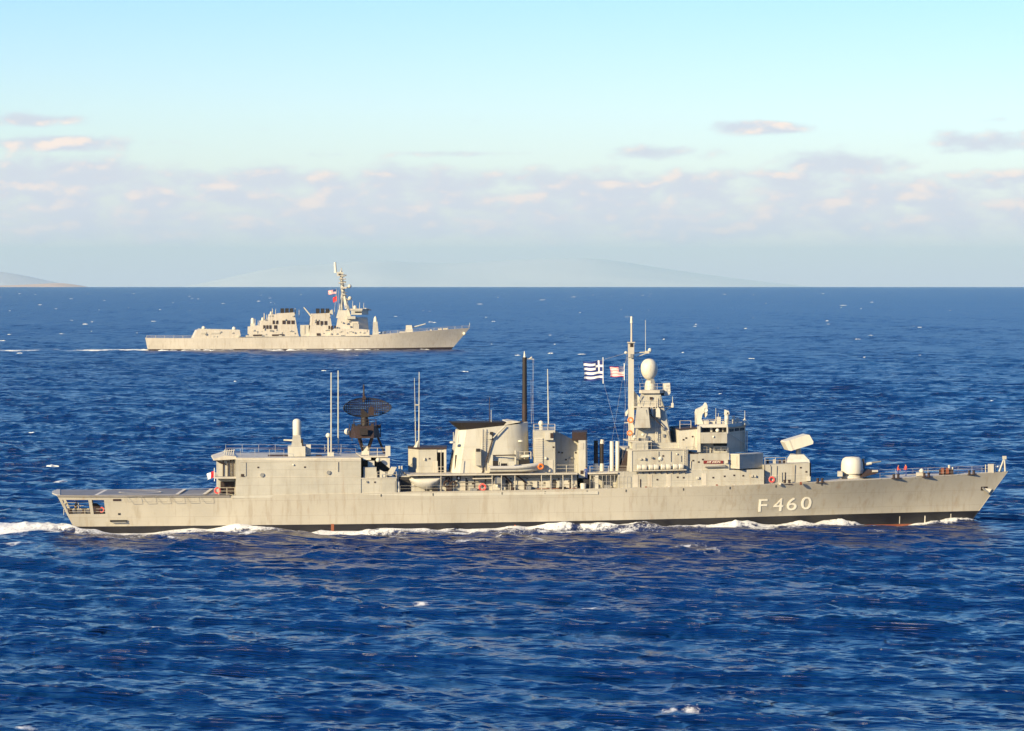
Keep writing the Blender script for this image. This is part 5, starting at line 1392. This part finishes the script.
for x, y, w in ((272.6, 320.4, 2), (276, 320.4, 2), (282.4, 320.4, 3), (287, 320.4, 3), (291.4, 320.4, 3), (263.2, 325.2, 2), (266.2, 325.2, 2), (269.2, 325.2, 2), (274, 325.2, 3)):
    D.patch('air_intake', x, y, x + w, y + 3.6, 6.0, BROWN, af, .25)
D.prof('painted_shade_strip', [(272, 335.8), (284, 335.6), (284, 334.2), (272, 334.4)], 6.4, 5.5, BROWN, af)  # brown strips stand in for the shadows low on this wall
D.prof('painted_shade_strip', [(253, 336.0), (262, 335.8), (262, 334.4), (253, 334.6)], 6.4, 5.5, BROWN, af)
cwd = D.plan('rapid_gun_mount', [(250.6, 2), (254.8, 2), (254.8, 0), (250.6, 0)], 327, 323.5, 2, PALE, af)
MB().lathe(tuple(DEST_F.p(252.7, 323.6, 1)), [(.9, 0), (.9, 2), (.6, 2.6), (.05, 2.8)], 14).build('radar_drum', WHITE, af, smooth=True)
for x, y0, y1, r in ((272.5, 315, 308.5, .25), (264.2, 321, 313, .25), (295.2, 314, 308.5, .35), (271, 314.6, 311.5, .7), (262.6, 321, 317.5, .8)): D.pole('after_mast', (x, y0, 1), (x, y1, 1), r, r * .6, EDGE, af)
fw = D.prof('forward_funnel', [(308.4, 336.8), (334, 336.4), (331.8, 326), (329.8, 313.0), (312.8, 313.8), (310.6, 325)], 6.0, -6.0)
for x in (318, 322.8, 327.6): D.plan('funnel_stack', [(x - 1.9, 3), (x + 1.9, 3), (x + 1.9, -3), (x - 1.9, -3)], 313.4, 308.6, 3, DARK, fw)
for x in (316.4, 320.4, 324.4): D.patch('air_intake', x, 321, x + 2.6, 324.8, 6.0, BROWN, fw, .25)
D.pole('crane_jib', (311.4, 316.4, 4), (303.8, 307.2, 4), .45, .3, PALE, fw)
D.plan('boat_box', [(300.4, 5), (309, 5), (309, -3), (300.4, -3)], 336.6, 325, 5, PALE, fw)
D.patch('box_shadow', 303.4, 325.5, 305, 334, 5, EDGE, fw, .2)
D.patch('torpedo_mount', 316.6, 333.2, 320.2, 335.6, 6.0, BROWN, fw, .4)
D.prof('funnel_platform', [(329, 315), (333, 314.6), (332.5, 309.5), (330, 310.5)], 3, 0, PALE, fw)
bs = D.prof('bridge_base', [(326.8, 336.6), (369.4, 335.6), (369.4, 329.8), (362, 329.0), (334, 328.6)], 7.6, -7.6)
D.plan('bridge_tower', [(335.6, 6.2), (358.6, 6.2), (369, 1.5), (369, -1.5), (358, -6.4), (335.6, -6.4)], 330.2, 317.5, 6.0, None, bs, top=[(338, 5), (358.4, 5), (367.6, 1.2), (367.6, -1.2), (358, -5), (338, -5)])
D.plan('upper_house', [(336.2, 4.8), (351.6, 4.8), (351.6, -4.8), (336.2, -4.8)], 318, 310.2, 4.8, PALE, bs, top=[(338.4, 4), (349, 4), (349, -4), (338.4, -4)])
D.plan('pilot_house', [(351.2, 6.8), (362, 6.8), (368.6, 1.5), (368.6, -1.5), (362, -6.8), (351.2, -6.8)], 314.8, 310.2, 6.0, PALE, bs)
D.patch('bridge_window_band', 355, 311.4, 361.6, 312.8, 6.8, GLASS, bs, .15)
D.plan('bridge_roof', [(350.4, 7), (362.6, 7), (369.4, 1.7), (369.4, -1.7), (362, -7), (350.4, -7)], 310.4, 308.6, 6.0, EDGE, bs)
D.patch('radar_panel', 353.0, 323.6, 357.6, 328.4, 6.3, STEEL, bs, .5)
D.prof('bridge_wing', [(347, 319), (355.4, 319), (355.4, 316.2), (347, 316.4)], 7.6, 5.0, PALE, bs)
for x in (328.4, 331.2, 334.2): D.patch('air_intake', x, 325.8, x + 1.8, 329.2, 7.0, BROWN, bs, .3)
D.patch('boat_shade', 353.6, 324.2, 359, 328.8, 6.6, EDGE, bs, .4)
for x, y in ((355, 305.6), (365.8, 308)): D.pole('roof_director', (x, 310, 2), (x, y, 2), 1.1, .7, EDGE, bs)
D.pole('roof_yard', (362, 309.6, 3), (371.4, 310, 3), .25, .2, BROWN, bs)
ms = D.pole('mast', (340.4, 316, 0), (343.0, 290, 0), 1.0, .8, PALE)
D.pole('mast_leg', (349, 312, 0), (343.4, 290, 0), .75, .6, PALE, ms)
D.pole('mast_leg', (346.6, 306, 2.5), (343.6, 292, 0), .4, .4, EDGE, ms)
D.pole('upper_mast', (343.0, 291, 0), (340.8, 270.6, 0), 1.05, .6, STEEL, ms)
D.plan('mast_platform', [(340.6, 2), (347, 2), (347, -2), (340.6, -2)], 288.6, 286.8, 2, EDGE, ms)
D.plan('mast_box', [(337.0, 1.5), (343.6, 1.5), (343.6, -1.5), (337.0, -1.5)], 276, 272, 1.5, PALE, ms)
D.patch('mast_box_window', 338.6, 273.6, 340.8, 275, 1.5, BROWN, ms, .2)
D.pole('topmast_radome', (335.6, 272.6, 0), (335, 262.2, 0), .75, .55, WHITE, ms)
D.pole('topmast_aerial', (341.8, 272, 0), (341.4, 268, 0), .25, .2, EDGE, ms)
for y0, y1, xa, xb in ((277.5, 275, 341, 346.6), (279, 279, 339, 346), (297, 300, 342, 349), (283, 282.6, 338.6, 346)): D.pole('mast_yard', (xa, y0, 1), (xb, y1, 1), .3, .25, EDGE, ms)
for x, y in ((349.6, 286.2), (350, 298.2)):
    MB().ball(tuple(DEST_F.p(x, y, 1)), .95).build('mast_radome', PALE, ms, smooth=True)
    D.pole('radome_arm', (344.4, y + 1.5, 0), (349.6, y + 1.2, 1), .3, .3, EDGE, ms)
for xa, xb in ((338.6, 338.0), (336.6, 334.2)): D.pole('flag_halyard', (xa, 290, 2), (xb, 312, 3), .12, .12, ROPE, ms, 4)
ct = D.plan('forward_gun_mount', [(372.6, 6.6), (379, 6.2), (379, 3.2), (372.6, 3.2)], 335.4, 321.6, 6, PALE, top=[(373.2, 6), (377.6, 5.8), (377.6, 3.6), (373.2, 3.6)])
MB().lathe(tuple(DEST_F.p(375.4, 322, 4.8)), [(.9, 0), (.85, 1.6), (.5, 2.4), (.05, 2.9)], 14).build('radar_drum', WHITE, ct, smooth=True)
for x in (380.5, 384): D.plan('deck_fitting', [(x, 1), (x + 2, 1), (x + 2, 0), (x, 0)], 335, 331.6, 1, EDGE)
gd = D.plan('gun_house', [(405.6, 2), (413.4, 2), (413.4, -2), (405.6, -2)], 333, 325.2, 2, PALE, top=[(406, 1.6), (411.8, 1.6), (411.8, -1.6), (406, -1.6)])
D.pole('gun_barrel', (412.4, 327.4, 0), (425.6, 323.8, 0), .34, .22, PALE, gd)
D.plan('gun_base', [(399.6, 2.4), (414, 2.4), (414, -2), (399.6, -2)], 334, 331.6, 2.4, EDGE, gd)
for x0, x1, y in ((438, 442, 328.4), (443, 447.6, 328.0), (430, 432, 329.6)): D.plan('anchor_windlass', [(x0, 1.4), (x1, 1.4), (x1, -1), (x0, -1)], 330.4, y, 1.4, EDGE)
c = DEST_F.p(464.4, 333.6, .9); MB().ball(tuple(c), .85).build('anchor', WHITE, DR, smooth=True)
D.pole('jackstaff', (469.6, 328.2, 0), (469.6, 322.6, 0), .14, .1, PALE)
D.rail([tuple(DEST_F.p(x, y, v)) for x, y, v in ((146.6, 338, 7.2), (192, 338.3, 8.6))], 1.2, 4, .07, PALE)
D.rail([tuple(DEST_F.p(x, y, v)) for x, y, v in ((383, 334, 8.2), (420, 331.3, 6.2), (448, 329.3, 3.4), (469, 327.9, .3))], 1.2, 4, .07, PALE)

def dflag(label, px0, px1, y0, y1, v, pattern, mats, name, rows, cols):
    h0 = DEST_F.p(px1, y0, v); h1 = DEST_F.p(px1, y1, v); L = h0.x - DEST_F.x(px0, v); Hh = h0.z - h1.z
    vs = []; f = []; mi = []
    for j in range(rows + 1):
        for i in range(cols + 1):
            u, w = i / cols, j / rows; vs.append((-u * L, .3 * u * math.sin(u * 8 + w), -w * Hh - .25 * u * u * Hh + .08 * math.sin(u * 7)))
    n = len(vs); vs += [(x, y + .05, z) for x, y, z in vs]
    for j in range(rows):
        for i in range(cols):
            a = j * (cols + 1) + i; k = pattern((i + .5) / cols, (j + .5) / rows)
            f += [(a, a + cols + 1, a + cols + 2, a + 1), (n + a, n + a + 1, n + a + cols + 2, n + a + cols + 1)]; mi += [k, k]
    mb = MB().add(vs, f); mb.mi = mi
    t = thing(name, label, 'flag', DEST_F, tuple(h0))
    mb.build('cloth', mats, t, smooth=True)
    MB().tube((.06, 0, .6), (.06, 0, -Hh - .6), .09, n=6).build('hoist_rope', ROPE, t)
dflag('upper red and white striped flag on the distant warship mast', 328.4, 336.2, 289.6, 293.8, 2, american, [CLOTHW, CLOTHB, CLOTHR], 'american_flag', 26, 29)
dflag('lower plain red flag on the distant warship mast', 333.2, 336.8, 296.4, 301.4, 2.5, lambda u, w: 0, [CLOTHR], 'signal_flag', 6, 8)

# ================================================================== small fittings on the frigate's walls
rnd = random.Random(5)
def fittings(x0, x1, yt0, yt1, yb0, yb1, v, n, parent):
    """doors, boxes, pipes and vents set on a wall between its top and bottom rows"""
    for k in range(n):
        u = (k + rnd.uniform(.15, .85)) / n; x = x0 + (x1 - x0) * u
        yt = yt0 + (yt1 - yt0) * u; yb = yb0 + (yb1 - yb0) * u; kind = rnd.choice('ppbbbvvvdd')
        if kind == 'p': S.pole('wall_pipe', (x, yb - .3, v + .08), (x + rnd.choice((0, 0, .6)), yt + .4 + (yb - yt) * rnd.choice((0, 0, .4)), v + .08), .06, .06, rnd.choice((EDGE, STEEL, BROWN)), parent, 6)
        elif kind == 'b':
            h = rnd.uniform(1.2, 2.6); y = yt + 1 + rnd.random() * max(.1, yb - yt - h - 1.5); S.patch('wall_box', x, y, x + rnd.uniform(1.0, 2.4), y + h, v, rnd.choice((PALE, EDGE, STEEL)), parent, rnd.uniform(.18, .4))
        elif kind == 'v':
            y = yt + 1.5 + rnd.random() * max(.1, (yb - yt) * .4); S.patch('wall_vent', x, y, x + 1.8, y + 1.5, v, BROWN, parent, .05)
        elif kind == 'd' and yb - yt > 12: S.patch('watertight_door', x, yb - 13, x + 4.6, yb - .8, v, EDGE, parent, .05)
        else:
            c = FRIG.p(x, yt + (yb - yt) * .3, v + .1); MB().ball(tuple(c), .13).build('wall_lamp', WHITE, parent, smooth=True)
fittings(240, 358, 462, 461.5, 472, 472, 7.12, 4, hangar)
fittings(362, 380, 479.5, 479.5, 487, 487, 7.02, 2, adk)
fittings(410, 576, 476.5, 475, 492.5, 490.2, 5.2, 34, mid)
fittings(419, 436, 450, 450, 474, 474, 1.6, 3, bh)
fittings(556, 576, 446, 449, 473, 473, 2.2, 6, up_)
fittings(545, 555, 441, 441, 473, 473, 4.8, 2, up_)
fittings(592, 617, 475, 474.5, 489.5, 489, 4.3, 7, fs)
fittings(626, 762, 473, 471, 488, 485, 6.3, 15, fs)
fittings(634, 686, 451.5, 450.5, 462, 462, 6.0, 8, fs)
fittings(688, 703, 455, 455, 469, 469, 5.7, 4, fs)
fittings(724, 729, 455, 455, 469, 469, 5.7, 2, fs)
fittings(680, 697, 431, 430, 449, 449, 4.6, 4, br)
fittings(766, 808, 466, 464, 483, 481, 5.4, 7, lh)
fittings(702, 726, 447, 447, 453, 453, 4.6, 4, wheel)
for x in (645, 656, 668, 690, 716, 733, 779, 800): S.pole('deck_hose_box', (x, 488.2 - (x - 640) * .03, 6.75), (x + 1.8, 488.2 - (x - 640) * .03, 6.75), .22, .22, rnd.choice((PALE, EDGE, RED)), fs if x < 764 else lh)
mb = MB()
for x in (684.2, 686.2): mb.tube(FRIG.p(x, 470, 6.1), FRIG.p(x, 450, 6.1), .045, n=5)
for y in np.linspace(451, 469, 12): mb.tube(FRIG.p(684.2, y, 6.1), FRIG.p(686.2, y, 6.1), .035, n=4)
mb.build('wall_ladder', EDGE, fs)
mb = MB()
for x in (655.6, 657.6): mb.tube(FRIG.p(x, 441, 3.7), FRIG.p(x, 397, 2.3), .04, n=5)
for y in np.linspace(399, 440, 22): mb.tube(FRIG.p(655.6, y, 3.72 - (440 - y) * .034), FRIG.p(657.6, y, 3.72 - (440 - y) * .034), .03, n=4)
mb.build('tower_ladder', EDGE, mt)
for y, v, xa, xb in ((390, 2.3, 640, 663), (441.5, 4.6, 632, 651), (406.2, 2.4, 635, 661)):
    S.rail([tuple(FRIG.p(xa, y, v)), tuple(FRIG.p(xb, y, v))], .9, .9, .02, EDGE, mt)
S.rail([tuple(FRIG.p(x, y, 5.9)) for x, y in ((634, 449.8), (686, 449))], .95, 1.2, .018, EDGE, fs)
S.rail([tuple(FRIG.p(x, y, 5.5)) for x, y in ((700, 453.3), (728, 453))], .9, 1.1, .018, EDGE, fs)
for x0, y0, x1, y1, v in ((638, 428, 636, 441, 4.4), (646, 410, 650, 427, 4.3), (666, 430, 672, 447, 3.4), (660, 396, 664, 407, 2.2), (641, 395, 637, 407, 2.2)): S.pole('tower_pipe', (x0, y0, v), (x1, y1, v), .07, .07, STEEL, mt, 6)
for x, y, v in ((352, 424, 1.5), (377, 425, 1), (358, 424.5, 2.2), (371, 423.5, 2)): S.plan('tower_cabinet', [(x, v), (x + 3.4, v), (x + 3.4, v - .6), (x, v - .6)], y + 3, y, v, rnd.choice((BROWN, DARK)), tw)
for x, y0, y1 in ((349.5, 424, 436), (380.5, 424, 437), (352, 437, 441)): S.pole('tower_aerial', (x, y1, .5), (x, y0, .5), .07, .05, BROWN, tw, 6)

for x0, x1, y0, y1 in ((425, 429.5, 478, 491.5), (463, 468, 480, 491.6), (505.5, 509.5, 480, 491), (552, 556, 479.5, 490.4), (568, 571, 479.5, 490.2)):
    S.patch('painted_shade_patch', x0, y0, x1, y1, 5.2, SHADE_DARK, mid, .03)  # dark plates added to paint shade on the wall below the boat deck
for x0, x1, y0, m in ((446, 452, 487, BROWN), (470, 477, 488.4, STEEL), (511, 515, 487.5, BROWN), (526, 531, 486, STEEL), (559, 566, 487, DARK), (604, 610, 485, STEEL), (432, 438, 487.5, DARK)):
    S.plan('deck_locker', [(x0, 6.3), (x1, 6.3), (x1, 5.5), (x0, 5.5)], 491, y0, 6.3, m, mid)
for x0, y0, x1, y1, r in ((410, 482, 440, 481.6, .05), (455, 482.6, 492, 482, .05), (520, 478, 576, 477.2, .06), (410, 486.5, 576, 484.6, .03)): S.pole('pipe_run', (x0, y0, 5.3), (x1, y1, 5.3), r, r, STEEL, mid, 6)

# small fittings on the far ship
def far_fittings(x0, x1, y0, y1, v, n, parent):
    for k in range(n):
        x = x0 + (x1 - x0) * (k + rnd.random()) / n; y = y0 + (y1 - y0) * rnd.random(); w = rnd.uniform(.6, 2.4); h = rnd.uniform(.6, 1.8)
        D.patch('wall_box', x, y, x + w, y + h, v, rnd.choice((EDGE, EDGE, STEEL, STEEL, PALE)), parent, rnd.uniform(.1, .7))
far_fittings(251, 295, 328, 334.5, 6.0, 16, af)
far_fittings(262, 293, 315, 322, 6.0, 7, af)
far_fittings(312, 330, 316, 333, 6.0, 8, fw)
far_fittings(330, 368, 330, 334, 7.6, 11, bs)
far_fittings(338, 357, 319, 328, 6.25, 7, bs)
far_fittings(202, 238, 331, 336, 8.6, 6, hg_)
for x, y in ((255, 321), (258, 322.6), (266.5, 316.5), (275.5, 311), (299, 312), (334.6, 312), (347, 303), (352.6, 303), (359.5, 304.5), (363.6, 305)): D.pole('whip_aerial', (x, y + 5, 2), (x + .2, y - 2.2, 2), .14, .09, EDGE)
for x, y0, y1 in ((345.4, 309, 293), (338.2, 316, 294)): D.pole('mast_stay', (x, y0, 2), (x - (x - 342.6) * .8, y1, 0), .16, .14, STEEL, ms)
for y in (274.4, 281.2, 284.6, 292, 295): D.pole('mast_yard', (339.4 + (y - 272) * .1, y, 1.5), (345.2 + (y - 272) * .1, y + .4, 1.5), .22, .16, STEEL, ms)
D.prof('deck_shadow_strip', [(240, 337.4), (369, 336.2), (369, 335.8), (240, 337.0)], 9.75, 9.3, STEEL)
for x in (246, 262, 279, 290, 303, 322, 341, 358): D.plan('deck_locker', [(x, 9), (x + 3, 9), (x + 3, 7.4), (x, 7.4)], 337, 335.2, 9, rnd.choice((EDGE, STEEL, PALE)))
